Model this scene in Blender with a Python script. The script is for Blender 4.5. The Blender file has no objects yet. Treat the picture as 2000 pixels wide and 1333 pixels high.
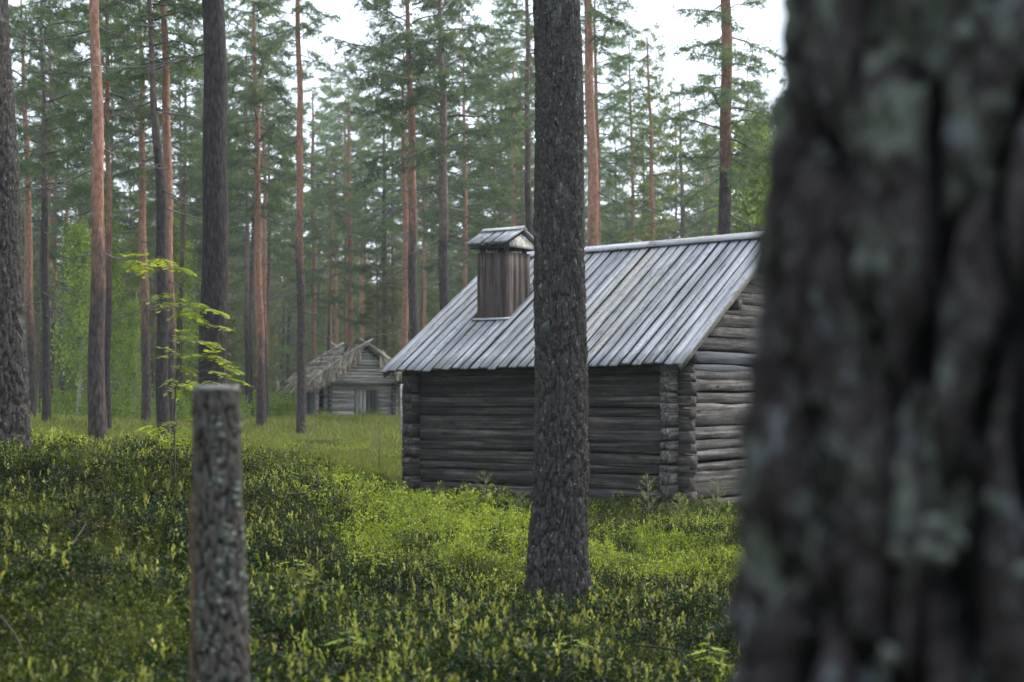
import bpy, math, random
import numpy as np
from mathutils import Vector, Matrix, Euler

sc = bpy.context.scene
COL = sc.collection
R = math.radians
F_PX = 3200.0; CXP = 1000.0; HOR = 785.0; EYE = 1.5     # photograph: 2000 x 1333

# ------------------------------------------------------------------ camera
cam_d = bpy.data.cameras.new('camera'); cam = bpy.data.objects.new('camera', cam_d); COL.objects.link(cam)
cam_d.sensor_width = 36; cam_d.lens = 36 * F_PX / 2000
TILT = math.atan((HOR - 666.5) / F_PX)
cam.location = (0, 0, EYE); cam.rotation_euler = (R(90) + TILT, 0, 0)
cam_d.clip_start = 0.05; cam_d.clip_end = 3000
cam_d.dof.use_dof = True; cam_d.dof.focus_distance = 16.0; cam_d.dof.aperture_fstop = 2.8
sc.camera = cam
# ------------------------------------------------------------------ world, sun, exposure
w = bpy.data.worlds.new('World'); sc.world = w; w.use_nodes = True
nt = w.node_tree; nt.nodes.clear()
SUN_EL, SUN_AZ = 42.0, 62.0        # azimuth from +Y (view direction) towards +X (right)
sky = nt.nodes.new('ShaderNodeTexSky'); sky.sky_type = 'NISHITA'; sky.sun_disc = False
sky.sun_elevation = R(SUN_EL); sky.sun_rotation = R(SUN_AZ); sky.air_density = 1.0; sky.dust_density = 3.0
mixw = nt.nodes.new('ShaderNodeMixRGB'); mixw.inputs[0].default_value = 0.72
mixw.inputs[2].default_value = (10.0, 11.2, 12.8, 1)     # thin overcast
nt.links.new(sky.outputs[0], mixw.inputs[1])
bg = nt.nodes.new('ShaderNodeBackground'); bg.inputs[1].default_value = 0.11
nt.links.new(mixw.outputs[0], bg.inputs[0])
wo = nt.nodes.new('ShaderNodeOutputWorld'); nt.links.new(bg.outputs[0], wo.inputs[0])
sun_d = bpy.data.lights.new('sun', 'SUN'); sun_d.energy = 1.5; sun_d.angle = R(12); sun_d.color = (1.0, .93, .82)
sun = bpy.data.objects.new('sun', sun_d); COL.objects.link(sun)
sd = Vector((math.sin(R(SUN_AZ)) * math.cos(R(SUN_EL)), math.cos(R(SUN_AZ)) * math.cos(R(SUN_EL)), math.sin(R(SUN_EL))))
sun.rotation_euler = sd.to_track_quat('Z', 'Y').to_euler(); sun.location = (20, 20, 40)
vs = sc.view_settings; vs.view_transform = 'Standard'; vs.look = 'None'; vs.exposure = 1.15; vs.gamma = 1
vs.use_curve_mapping = False
try:
    sc.cycles.volume_bounces = 1
    sc.cycles.max_bounces = 6; sc.cycles.diffuse_bounces = 3; sc.cycles.transmission_bounces = 4
except Exception: pass

# ------------------------------------------------------------------ helpers
def P(px, py, Y):
    """point at forward distance Y seen at photo pixel (px,py)"""
    d = Vector(((px - CXP) / F_PX, 1.0, -(py - 666.5) / F_PX))
    c, s = math.cos(TILT), math.sin(TILT)
    d = Vector((d.x, d.y * c - d.z * s, d.y * s + d.z * c))
    return Vector((0, 0, EYE)) + d * (Y / d.y)

def tag(o, label=None, cat=None, group=None, kind=None):
    if label: o['label'] = label
    if cat: o['category'] = cat
    if group: o['group'] = group
    if kind: o['kind'] = kind
    return o
def empty(name, loc=(0, 0, 0), rot=(0, 0, 0)):
    o = bpy.data.objects.new(name, None); COL.objects.link(o); o.location = loc; o.rotation_euler = rot
    o.empty_display_size = .2
    return o
def mk_mesh(name, V, quads=None, tris=None, mats=(), mi=None, smooth=False, attrs=None):
    me = bpy.data.meshes.new(name)
    V = np.asarray(V, dtype=np.float32).reshape(-1, 3)
    me.vertices.add(len(V)); me.vertices.foreach_set('co', V.ravel())
    loops = []; starts = []; n = 0; tot = 0
    for arr, k in ((quads, 4), (tris, 3)):
        if arr is not None and len(arr):
            arr = np.asarray(arr, dtype=np.int32).reshape(-1, k)
            loops.append(arr.ravel()); starts.append(tot + np.arange(len(arr)) * k); tot += arr.size; n += len(arr)
    lo = np.concatenate(loops); st = np.concatenate(starts).astype(np.int32)
    me.loops.add(len(lo)); me.loops.foreach_set('vertex_index', lo)
    me.polygons.add(n); me.polygons.foreach_set('loop_start', st)
    if mi is not None: me.polygons.foreach_set('material_index', np.asarray(mi, dtype=np.int32))
    if smooth: me.polygons.foreach_set('use_smooth', np.ones(n, dtype=bool))
    for m in mats: me.materials.append(m)
    if attrs:
        for k, a in attrs.items():
            at = me.attributes.new(k, 'FLOAT', 'POINT'); at.data.foreach_set('value', np.asarray(a, dtype=np.float32))
    me.update(calc_edges=True)
    return me
def link(name, me, parent=None, loc=None, M=None):
    o = bpy.data.objects.new(name, me); COL.objects.link(o)
    if parent is not None: o.parent = parent
    if M is not None: o.matrix_basis = M
    elif loc is not None: o.location = loc
    return o
class Bld:
    """collects quads / tris"""
    def __init__(s): s.V = []; s.Q = []; s.T = []; s.n = 0; s.A = []
    def add(s, V, Q=None, T=None, a=0.0):
        V = np.asarray(V, dtype=float).reshape(-1, 3)
        if Q is not None and len(Q): s.Q.append(np.asarray(Q) + s.n)
        if T is not None and len(T): s.T.append(np.asarray(T) + s.n)
        s.V.append(V); s.A.append(np.full(len(V), a) if np.isscalar(a) else np.asarray(a)); s.n += len(V)
    def box(s, x0, x1, y0, y1, z0, z1, M=None, a=0.):
        V = np.array([(x, y, z) for z in (z0, z1) for y in (y0, y1) for x in (x0, x1)], float)
        if M is not None: V = np.array([M @ Vector(v) for v in V])
        s.add(V, [(0, 2, 3, 1), (4, 5, 7, 6), (0, 1, 5, 4), (2, 6, 7, 3), (0, 4, 6, 2), (1, 3, 7, 5)], a=a)
    def tube(s, pts, rad, n=6, cap=True, a=0.):
        pts = np.asarray(pts, float); m = len(pts)
        rad = np.full(m, rad) if np.isscalar(rad) else np.asarray(rad)
        t = np.gradient(pts, axis=0); t /= np.linalg.norm(t, axis=1)[:, None] + 1e-9
        ref = np.where(np.abs(t[:, 2:3]) > .9, np.array([[1., 0, 0]]), np.array([[0, 0, 1.]]))
        b = np.cross(t, ref); b /= np.linalg.norm(b, axis=1)[:, None] + 1e-9
        c = np.cross(t, b)
        th = np.arange(n) * 2 * math.pi / n
        ring = pts[:, None] + rad[:, None, None] * (np.cos(th)[None, :, None] * b[:, None] + np.sin(th)[None, :, None] * c[:, None])
        V = ring.reshape(-1, 3); i = np.arange(m - 1)[:, None] * n; j = np.arange(n)[None]; k = (j + 1) % n
        Q = np.stack([i + j, i + k, i + n + k, i + n + j], -1).reshape(-1, 4)
        T = None
        if cap:
            V = np.vstack([V, pts[:1], pts[-1:]]); a0 = m * n; jj = np.arange(n); kk = (jj + 1) % n
            T = np.vstack([np.stack([np.full(n, a0), kk, jj], -1), np.stack([np.full(n, a0 + 1), (m - 1) * n + jj, (m - 1) * n + kk], -1)])
        s.add(V, Q, T, a)
    def mesh(s, name, mats, smooth=False, attr=None):
        V = np.vstack(s.V); Q = np.vstack(s.Q) if s.Q else None; T = np.vstack(s.T) if s.T else None
        return mk_mesh(name, V, Q, T, mats, smooth=smooth, attrs={attr: np.concatenate(s.A)} if attr else None)

# vector noise in numpy
_rs = np.random.RandomState(7); _perm = _rs.permutation(256); _val = _rs.rand(256)
def vnoise(p):
    p = np.asarray(p, float); i = np.floor(p).astype(int); f = p - i; f = f * f * (3 - 2 * f)
    def h(x, y, z): return _val[_perm[(_perm[(_perm[x & 255] + y) & 255] + z) & 255]]
    x, y, z = i[..., 0], i[..., 1], i[..., 2]; fx, fy, fz = f[..., 0], f[..., 1], f[..., 2]
    def L(a, b, t): return a + (b - a) * t
    return L(L(L(h(x, y, z), h(x + 1, y, z), fx), L(h(x, y + 1, z), h(x + 1, y + 1, z), fx), fy),
             L(L(h(x, y, z + 1), h(x + 1, y, z + 1), fx), L(h(x, y + 1, z + 1), h(x + 1, y + 1, z + 1), fx), fy), fz)
def fbm(p, o=4):
    s = 0; a = .5
    for k in range(o): s = s + a * vnoise(np.asarray(p) * 2 ** k + 17.3 * k); a *= .5
    return s

# ------------------------------------------------------------------ terrain
CP = []
for px, py, Y, dz in [(0,1333,7,-.12),(400,1333,7.2,-.12),(700,1333,7.8,-.12),(1000,1333,8.5,-.1),(1450,1333,8.6,-.1),(2000,1333,8.6,-.1),
    (0,1150,8.8,-.12),(250,1150,8.8,-.12),(0,1000,11.2,-.12),(250,1000,11.2,-.12),(-50,905,13.8,-.1),(150,905,13.8,-.1),(330,912,14,-.12),
    (500,945,14.5,-.12),(500,1060,11.5,-.12),(500,1180,9.3,-.12),(750,1000,17,-.15),(750,1090,13,-.12),(750,1200,10.2,-.12),
    (1090,1190,11.85,-.02),(950,1040,17.5,-.18),(1200,1060,17.5,-.12),(1420,1060,17.5,-.1),(1350,1200,11.7,-.08),(1700,1200,11.7,-.05),
    (1320,1012,21.3,-.02),(1060,1000,22.6,-.02),(800,986,24,0),(900,990,24,0),(60,887,21,-.05),(190,882,26,0),(330,869,31,0),(420,893,22,-.05),
    (520,898,24,-.1),(610,893,28,-.05),(700,905,28,-.05),(765,935,26,-.05),(590,864,42,0),(60,830,46,0),(90,845,40,0),(500,840,48,0),
    (700,852,48,0),(680,822,61,0),(250,838,50,0),(760,822,60,0)]:
    p = P(px, py, Y); CP.append((px, math.log(Y), p.z + dz))
for px in range(-800, 3000, 300):
    CP += [(px, math.log(100), .85), (px, math.log(80), .85), (px, math.log(200), 1.0), (px, math.log(5), -.05 + .25 * (px < 500)), (px, math.log(400), 1.0)]
for px in range(1300, 3000, 300): CP += [(px, math.log(30), .15), (px, math.log(45), .4), (px, math.log(62), .6)]
for px in (950, 1150): CP += [(px, math.log(33), .25), (px, math.log(48), .5)]
CP = np.array(CP)
def gz(x, y):
    x = np.asarray(x, float); y = np.asarray(y, float); yy = np.maximum(y, 5.0)
    a = np.clip(CXP + x / yy * F_PX, -800, 2800); b = np.log(yy)
    sh = a.shape; a = a.ravel(); b = b.ravel(); out = np.empty(len(a))
    for s in range(0, len(a), 20000):
        A = a[s:s+20000, None]; B = b[s:s+20000, None]
        d2 = ((A - CP[:, 0]) / 130) ** 2 + ((B - CP[:, 1]) / .13) ** 2
        wt = 1 / (1 + d2) ** 3.2
        out[s:s+20000] = (wt * CP[:, 2]).sum(1) / wt.sum(1)
    out = out.reshape(sh)
    n = (fbm(np.stack([x * .75, y * .75, x * 0], -1), 3) - .44) * .34 * np.clip((26 - y) / 8, .25, 1)
    return out + n
def G(x, y): return float(gz(np.array([x]), np.array([y]))[0])

# ------------------------------------------------------------------ materials
def newmat(name):
    m = bpy.data.materials.new(name); m.use_nodes = True; t = m.node_tree; t.nodes.clear()
    out = t.nodes.new('ShaderNodeOutputMaterial'); return m, t, out
def nd(t, typ, **kw):
    n = t.nodes.new(typ)
    for k, v in kw.items():
        if isinstance(k, str) and hasattr(n, k): setattr(n, k, v)
    return n
def ramp(t, src, stops):
    r = t.nodes.new('ShaderNodeValToRGB'); e = r.color_ramp.elements
    while len(e) < len(stops): e.new(.5)
    for i, (p, c) in enumerate(stops): e[i].position = p; e[i].color = (c[0], c[1], c[2], 1) if not np.isscalar(c) else (c, c, c, 1)
    t.links.new(src, r.inputs[0]); return r.outputs[0]
def coords(t, scale, kind='Object', rnd=True):
    tc = t.nodes.new('ShaderNodeTexCoord'); src = tc.outputs[kind]
    if rnd:
        oi = t.nodes.new('ShaderNodeObjectInfo'); mu = t.nodes.new('ShaderNodeMath'); mu.operation = 'MULTIPLY'; mu.inputs[1].default_value = 61.7
        t.links.new(oi.outputs['Random'], mu.inputs[0])
        va = t.nodes.new('ShaderNodeVectorMath'); va.operation = 'ADD'
        t.links.new(src, va.inputs[0]); t.links.new(mu.outputs[0], va.inputs[1]); src = va.outputs[0]
    mp = t.nodes.new('ShaderNodeMapping'); mp.inputs['Scale'].default_value = scale
    t.links.new(src, mp.inputs[0]); return mp.outputs[0]
def noise(t, vec, scale, detail=4, rough=.6):
    n = t.nodes.new('ShaderNodeTexNoise'); n.inputs['Scale'].default_value = scale; n.inputs['Detail'].default_value = detail
    n.inputs['Roughness'].default_value = rough; t.links.new(vec, n.inputs[0]); return n.outputs[0]
def mix(t, f, a, b, mode='MIX'):
    m = t.nodes.new('ShaderNodeMixRGB'); m.blend_type = mode
    for i, v in ((0, f), (1, a), (2, b)):
        if hasattr(v, 'links') or isinstance(v, bpy.types.NodeSocket): t.links.new(v, m.inputs[i])
        elif np.isscalar(v): m.inputs[i].default_value = v if i == 0 else (v, v, v, 1)
        else: m.inputs[i].default_value = (*v, 1)
    return m.outputs[0]
def principled(t, out, col, rough=.85, bump=None, bs=.5, dist=.01, spec=.3):
    b = t.nodes.new('ShaderNodeBsdfPrincipled')
    if isinstance(col, bpy.types.NodeSocket): t.links.new(col, b.inputs['Base Color'])
    else: b.inputs['Base Color'].default_value = (*col, 1)
    b.inputs['Roughness'].default_value = rough; b.inputs['Specular IOR Level'].default_value = spec
    if bump is not None:
        bp = t.nodes.new('ShaderNodeBump'); bp.inputs['Strength'].default_value = bs; bp.inputs['Distance'].default_value = dist
        t.links.new(bump, bp.inputs['Height']); t.links.new(bp.outputs[0], b.inputs['Normal'])
    t.links.new(b.outputs[0], out.inputs[0]); return b

def wood(name, c0, c1, c2, grain=28, crack=True, knots=False, tone=.35, lichen=None, stain=None, rough=.85, tint=None):
    """weathered timber, grain along the local X axis"""
    m, t, out = newmat(name)
    g = noise(t, coords(t, (.9, grain, grain)), 1.0, 6, .65)
    g2 = noise(t, coords(t, (.5, 5, 5)), 1.0, 4, .6)
    col = ramp(t, g, [(.3, c0), (.5, c1), (.72, c2)])
    col = mix(t, .75, col, ramp(t, g2, [(.3, .5), (.7, 1.3)]), 'MULTIPLY')
    oi = t.nodes.new('ShaderNodeObjectInfo')
    col = mix(t, 1.0, col, ramp(t, oi.outputs['Random'], [(0, 1 - tone), (.5, 1.0), (1, 1 + tone * .6)]), 'MULTIPLY')
    if tint: col = mix(t, ramp(t, oi.outputs['Random'], [(.0, 0.), (.62, 0.), (.72, .55), (.8, 0.)]), col, tint)
    h = g
    if crack:
        k = noise(t, coords(t, (.45, 9, 10)), 1.0, 4, .55)
        line = ramp(t, k, [(.455, 1.), (.47, 0.), (.485, 1.), (.535, 1.), (.545, .1), (.555, 1.)])
        k2 = noise(t, coords(t, (.8, 3, 3)), 1.7, 2, .5)
        line = mix(t, ramp(t, k2, [(.42, .85), (.55, 0.)]), line, (1, 1, 1))
        col = mix(t, .95, col, mix(t, .85, (1, 1, 1), line), 'MULTIPLY'); h = mix(t, .7, g, line)
    if knots:
        vo = t.nodes.new('ShaderNodeTexVoronoi'); vo.inputs['Scale'].default_value = 1.0; t.links.new(coords(t, (1.6, 5, 5)), vo.inputs[0])
        col = mix(t, ramp(t, vo.outputs['Distance'], [(.05, .85), (.12, 0.)]), col, tuple(c * .6 for c in c0))
        pz = noise(t, coords(t, (2.6, 9, 9)), 1.0, 6, .8)
        col = mix(t, .8, col, ramp(t, pz, [(.34, .45), (.5, 1.0), (.68, 1.75)]), 'MULTIPLY')
    if stain:
        s = noise(t, coords(t, (1.2, 2.5, 2.5)), 1.3, 5, .7)
        col = mix(t, ramp(t, s, [(.55, 0.), (.72, .7)]), col, stain)
    if lichen:
        s = noise(t, coords(t, (14, 22, 22)), 1.6, 5, .75); s2 = noise(t, coords(t, (1.2, 4, 4)), 1.1, 2, .5)
        f = mix(t, 1., ramp(t, s, [(.52, 0.), (.6, 1.)]), ramp(t, s2, [(.35, 0.), (.62, 1.)]), 'MULTIPLY')
        col = mix(t, f, col, lichen)
    principled(t, out, col, rough, h, .6, .012)
    return m
M_LOG = wood('hewn_dark_shaded_timber', (.012, .010, .010), (.048, .040, .036), (.17, .145, .13), stain=(.028, .030, .038), knots=True, tone=.5)  # dark timber tone also holds the front wall's shade
M_LOGG = wood('hewn_grey_lit_timber', (.02, .017, .016), (.10, .087, .08), (.28, .255, .24), grain=24, stain=(.05, .047, .05), knots=True, tone=.45)  # lighter copy: the gable's stronger light is put into the grey
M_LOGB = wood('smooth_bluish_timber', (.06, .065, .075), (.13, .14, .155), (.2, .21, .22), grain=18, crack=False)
M_ENDX = wood('log_end_timber', (.06, .05, .042), (.15, .125, .105), (.28, .24, .21), grain=18)
M_ROOF = wood('silver_roof_timber', (.20, .197, .20), (.345, .345, .36), (.50, .505, .535), grain=36, tone=.12, lichen=(.14, .15, .14), tint=(.34, .30, .23))
M_ROOFL = wood('lichen_verge_timber', (.05, .046, .04), (.15, .14, .115), (.30, .29, .23), grain=22, lichen=(.38, .38, .22))
M_ROOFD = wood('lower_roof_timber', (.05, .045, .042), (.12, .11, .105), (.2, .19, .19), grain=36)
M_CHIM = wood('brown_chimney_board', (.026, .019, .017), (.085, .062, .053), (.20, .16, .14), grain=30, stain=(.05, .045, .045), tone=.3)
M_HUT = wood('pale_hut_timber', (.10, .09, .08), (.36, .335, .30), (.58, .555, .52), grain=20)
M_HUTD = wood('dark_hut_board', (.03, .03, .032), (.10, .10, .105), (.22, .22, .225), grain=20)
M_STRAW = wood('straw_thatch', (.10, .085, .07), (.27, .235, .195), (.46, .42, .36), grain=50, tone=.3)
M_IRON, t_, o_ = newmat('old_iron'); principled(t_, o_, ramp(t_, noise(t_, coords(t_, (30, 30, 30)), 2, 4), [(.3, (.25, .25, .26)), (.7, (.45, .45, .46))]), .5).inputs['Metallic'].default_value = .7

def bark_near(name, deep, plate, pale, lich, lich2, lthr=.55, sc_=1.0):
    m, t, out = newmat(name)
    at = t.nodes.new('ShaderNodeAttribute'); at.attribute_name = 'plate'
    n1 = noise(t, coords(t, (9 * sc_, 9 * sc_, 4 * sc_), rnd=False), 1.0, 6, .7)
    n2 = noise(t, coords(t, (70 * sc_, 70 * sc_, 45 * sc_), rnd=False), 1.0, 5, .7)
    col = mix(t, ramp(t, at.outputs['Fac'], [(.1, 0.), (.6, 1.)]), deep, ramp(t, n2, [(.3, plate), (.7, pale)]))
    n3 = noise(t, coords(t, (11 * sc_, 11 * sc_, 6 * sc_), rnd=False), 1.0, 5, .75)
    n4 = noise(t, coords(t, (26 * sc_, 26 * sc_, 20 * sc_), rnd=False), 1.0, 4, .7)
    col = mix(t, ramp(t, n3, [(lthr, 0.), (lthr + .07, .85)]), col, lich)
    col = mix(t, ramp(t, n4, [(lthr + .03, 0.), (lthr + .09, .8)]), col, lich2)
    col = mix(t, .6, col, ramp(t, n1, [(.3, .6), (.7, 1.3)]), 'MULTIPLY')
    principled(t, out, col, .95, n2, .7, .004, .15)
    return m
M_BARK1 = bark_near('furrowed_pine_bark', (.007, .006, .006), (.022, .020, .019), (.098, .087, .080), (.12, .135, .12), (.24, .25, .235), .58)
M_BARKBIG = bark_near('mossy_old_bark', (.003, .003, .003), (.020, .017, .017), (.062, .054, .055), (.15, .175, .14), (.15, .17, .18), .545, .8)
M_POST = bark_near('lichen_post_bark', (.016, .014, .012), (.052, .046, .041), (.145, .128, .112), (.15, .16, .145), (.2, .21, .2), .57, 3.0)

def bark_far(name, low0, low1, up0, up1):
    m, t, out = newmat(name)
    tc = t.nodes.new('ShaderNodeTexCoord'); sp = t.nodes.new('ShaderNodeSeparateXYZ'); t.links.new(tc.outputs['Object'], sp.inputs[0])
    at = t.nodes.new('ShaderNodeAttribute'); at.attribute_type = 'OBJECT'; at.attribute_name = 'bark_change'
    sb = t.nodes.new('ShaderNodeMath'); sb.operation = 'SUBTRACT'; t.links.new(sp.outputs[2], sb.inputs[0]); t.links.new(at.outputs['Fac'], sb.inputs[1])
    nn = noise(t, coords(t, (7, 7, 2.2)), 1.0, 5, .7)
    ad = t.nodes.new('ShaderNodeMath'); ad.operation = 'MULTIPLY_ADD'; t.links.new(nn, ad.inputs[0]); ad.inputs[1].default_value = 5.0; t.links.new(sb.outputs[0], ad.inputs[2])
    mr = t.nodes.new('ShaderNodeMapRange'); mr.inputs[1].default_value = 1.6; mr.inputs[2].default_value = 3.6; t.links.new(ad.outputs[0], mr.inputs[0])
    f = noise(t, coords(t, (26, 26, 9)), 1.0, 6, .75); f2 = noise(t, coords(t, (14, 14, 9)), 1.2, 4, .7)
    lo = ramp(t, f, [(.32, low0), (.66, low1)]); up = ramp(t, f2, [(.3, up0), (.65, up1)])
    vr = t.nodes.new('ShaderNodeTexVoronoi'); vr.inputs['Scale'].default_value = 1.0; t.links.new(coords(t, (22, 22, 6)), vr.inputs[0])
    up = mix(t, .5, up, ramp(t, vr.outputs['Distance'], [(.1, 1.1), (.75, .55)]), 'MULTIPLY')
    lo = mix(t, .6, lo, ramp(t, vr.outputs['Distance'], [(.1, 1.25), (.7, .45)]), 'MULTIPLY')
    col = mix(t, mr.outputs[0], lo, up)
    oi = t.nodes.new('ShaderNodeObjectInfo')
    col = mix(t, 1.0, col, ramp(t, oi.outputs['Random'], [(0, .75), (1, 1.2)]), 'MULTIPLY')
    principled(t, out, col, .92, mix(t, .5, f, vr.outputs['Distance']), .9, .03, .15)
    return m
M_PINE = bark_far('scots_pine_bark', (.030, .024, .023), (.13, .105, .098), (.20, .095, .062), (.44, .245, .17))
M_PINEG = bark_far('grey_pine_bark', (.020, .017, .017), (.095, .080, .077), (.08, .058, .052), (.25, .18, .155))
M_BIRCHB = bark_far('birch_bark', (.15, .14, .13), (.5, .48, .45), (.15, .14, .13), (.5, .48, .45))
M_TWIG, t_, o_ = newmat('dead_twig'); principled(t_, o_, ramp(t_, noise(t_, coords(t_, (8, 8, 8)), 2, 4), [(.3, (.07, .058, .052)), (.7, (.2, .18, .165))]), .9)

def leafmat(name, stops, trans=.35, attr='rnd', rough=.55, inst=.25, spec=.35):
    m, t, out = newmat(name)
    at = t.nodes.new('ShaderNodeAttribute'); at.attribute_name = attr
    col = ramp(t, at.outputs['Fac'], stops)
    oi = t.nodes.new('ShaderNodeObjectInfo')
    col = mix(t, 1.0, col, ramp(t, oi.outputs['Random'], [(0, (1 - inst, 1 - inst, 1 - inst)), (1, (1 + inst, 1 + inst * .9, 1 + inst * .4))]), 'MULTIPLY')
    b = t.nodes.new('ShaderNodeBsdfPrincipled'); t.links.new(col, b.inputs['Base Color']); b.inputs['Roughness'].default_value = rough
    b.inputs['Specular IOR Level'].default_value = spec
    tr = t.nodes.new('ShaderNodeBsdfTranslucent'); t.links.new(mix(t, 1., col, (1.5, 1.4, .7), 'MULTIPLY'), tr.inputs[0])
    mx = t.nodes.new('ShaderNodeMixShader'); mx.inputs[0].default_value = trans
    t.links.new(b.outputs[0], mx.inputs[1]); t.links.new(tr.outputs[0], mx.inputs[2]); t.links.new(mx.outputs[0], out.inputs[0])
    return m
M_STRAND = leafmat('straw_strands', [(0, (.07, .055, .045)), (.5, (.30, .255, .20)), (1, (.62, .56, .47))], .1, inst=.2, rough=.9)
M_NEEDLE = leafmat('pine_needles', [(0, (.062, .10, .08)), (.5, (.115, .18, .11)), (1, (.20, .25, .12))], .48, inst=.3)
M_NEEDLE2 = leafmat('olive_pine_needles', [(0, (.07, .10, .05)), (.5, (.14, .175, .07)), (1, (.25, .27, .11))], .45, inst=.3)
M_BIRCH = leafmat('birch_leaves', [(0, (.08, .15, .03)), (.5, (.19, .29, .055)), (1, (.36, .46, .10))], .45)
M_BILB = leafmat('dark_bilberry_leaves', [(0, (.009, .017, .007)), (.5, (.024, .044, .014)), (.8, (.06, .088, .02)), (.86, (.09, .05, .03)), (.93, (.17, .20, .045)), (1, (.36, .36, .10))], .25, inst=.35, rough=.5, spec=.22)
M_BILBB = leafmat('lit_bilberry_leaves', [(0, (.05, .09, .014)), (.5, (.18, .25, .030)), (1, (.42, .48, .08))], .45, inst=.25)  # lime copy of the bilberry, brighter light put into its colour
M_MID = leafmat('olive_bilberry_leaves', [(0, (.020, .034, .009)), (.5, (.058, .082, .018)), (.88, (.15, .18, .04)), (1, (.36, .38, .10))], .35, inst=.4, spec=.25)
M_TIP = leafmat('lingonberry_shoots', [(0, (.10, .16, .03)), (.6, (.26, .34, .07)), (1, (.50, .52, .17))], .4, inst=.2)
M_GRASS = leafmat('forest_grass', [(0, (.055, .08, .02)), (.5, (.145, .18, .038)), (1, (.34, .34, .10))], .35, inst=.3)
M_BRUSH = leafmat('green_undergrowth', [(0, (.05, .095, .015)), (.5, (.12, .19, .03)), (1, (.26, .34, .06))], .4, inst=.25)
M_HEATH = leafmat('brown_heath_twigs', [(0, (.05, .03, .018)), (.5, (.12, .075, .04)), (1, (.22, .15, .07))], .15, inst=.2)
M_ROWAN = leafmat('rowan_leaves', [(0, (.20, .30, .03)), (.5, (.36, .46, .05)), (1, (.52, .60, .09))], .5)
M_LICH = leafmat('grey_lichen', [(0, (.06, .07, .065)), (.5, (.12, .135, .12)), (1, (.23, .255, .24))], .05, inst=.2, rough=.95, spec=.1)

# ground material
M_GROUND, t_, o_ = newmat('forest_floor')
g1 = noise(t_, coords(t_, (1, 1, 1), rnd=False), .55, 6, .65); g2 = noise(t_, coords(t_, (1, 1, 1), rnd=False), 7, 6, .7)
c_ = ramp(t_, g2, [(.25, (.012, .012, .006)), (.5, (.04, .05, .012)), (.75, (.10, .11, .03))])
c_ = mix(t_, ramp(t_, g1, [(.52, 0.), (.68, .8)]), c_, ramp(t_, g2, [(.3, (.06, .04, .02)), (.7, (.20, .14, .075))]))
principled(t_, o_, c_, .95, g2, .8, .05, .1)
M_SAND, t_, o_ = newmat('sandy_path'); principled(t_, o_, ramp(t_, noise(t_, coords(t_, (3, 3, 3)), 3, 6, .7), [(.3, (.20, .14, .10)), (.7, (.38, .30, .23))]), .95)

# ------------------------------------------------------------------ ground sheet
ys = np.unique(np.concatenate([np.linspace(-60, 2, 16), np.linspace(2, 30, 150), np.linspace(30, 75, 90), np.geomspace(75, 1500, 40)]))
nx = 170; s_ = np.linspace(-1, 1, nx); s_ = np.sign(s_) * np.abs(s_) ** 1.7
wd = np.interp(ys, [-60, 5, 30, 75, 1500], [60, 25, 45, 90, 1800])
X = s_[None] * wd[:, None]; Yg = np.repeat(ys[:, None], nx, 1); Z = gz(X, Yg)
n = len(ys); i = np.arange(n - 1)[:, None] * nx; j = np.arange(nx - 1)[None]
Q = np.stack([i + j, i + j + 1, i + nx + j + 1, i + nx + j], -1).reshape(-1, 4)
ground = link('ground', mk_mesh('ground', np.stack([X, Yg, Z], -1).reshape(-1, 3), Q, mats=[M_GROUND], smooth=True)); tag(ground, kind='structure')
# pale patch of a trodden sandy path
pc = P(245, 846, 40); pc.z = G(pc.x, pc.y)
rr = np.linspace(0, 1, 7)[1:]; th = np.linspace(0, 2 * math.pi, 36, endpoint=False)
PX = pc.x + (rr[:, None] * np.cos(th) * (.75 + .12 * np.sin(3 * th + 1))).ravel(); PY = pc.y + (rr[:, None] * np.sin(th) * (2.6 + .4 * np.cos(2 * th))).ravel()
PZ = gz(PX, PY) + .05
Vp = np.vstack([[pc.x, pc.y, G(pc.x, pc.y) + .05], np.stack([PX, PY, PZ], -1)])
T = [(0, 1 + k, 1 + (k + 1) % 36) for k in range(36)]; Qp = [(1 + r * 36 + k, 1 + (r + 1) * 36 + k, 1 + (r + 1) * 36 + (k + 1) % 36, 1 + r * 36 + (k + 1) % 36) for r in range(5) for k in range(36)]
tag(link('path', mk_mesh('path', Vp, Qp, T, [M_SAND])), kind='structure')

# ------------------------------------------------------------------ haze
hb = Bld(); hb.box(-1600, 1600, -70, 1510, -2.5, 26)
M_HAZE, t_, o_ = newmat('morning_haze')
pv = t_.nodes.new('ShaderNodeVolumePrincipled'); pv.inputs['Color'].default_value = (.86, .93, 1.0, 1); pv.inputs['Density'].default_value = 0.0006
pv.inputs['Anisotropy'].default_value = .5
t_.links.new(pv.outputs[0], o_.inputs['Volume'])
hz = link('haze', hb.mesh('haze', [M_HAZE])); tag(hz, kind='stuff', label='pale bluish haze filling the pine forest', cat='haze')

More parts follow.
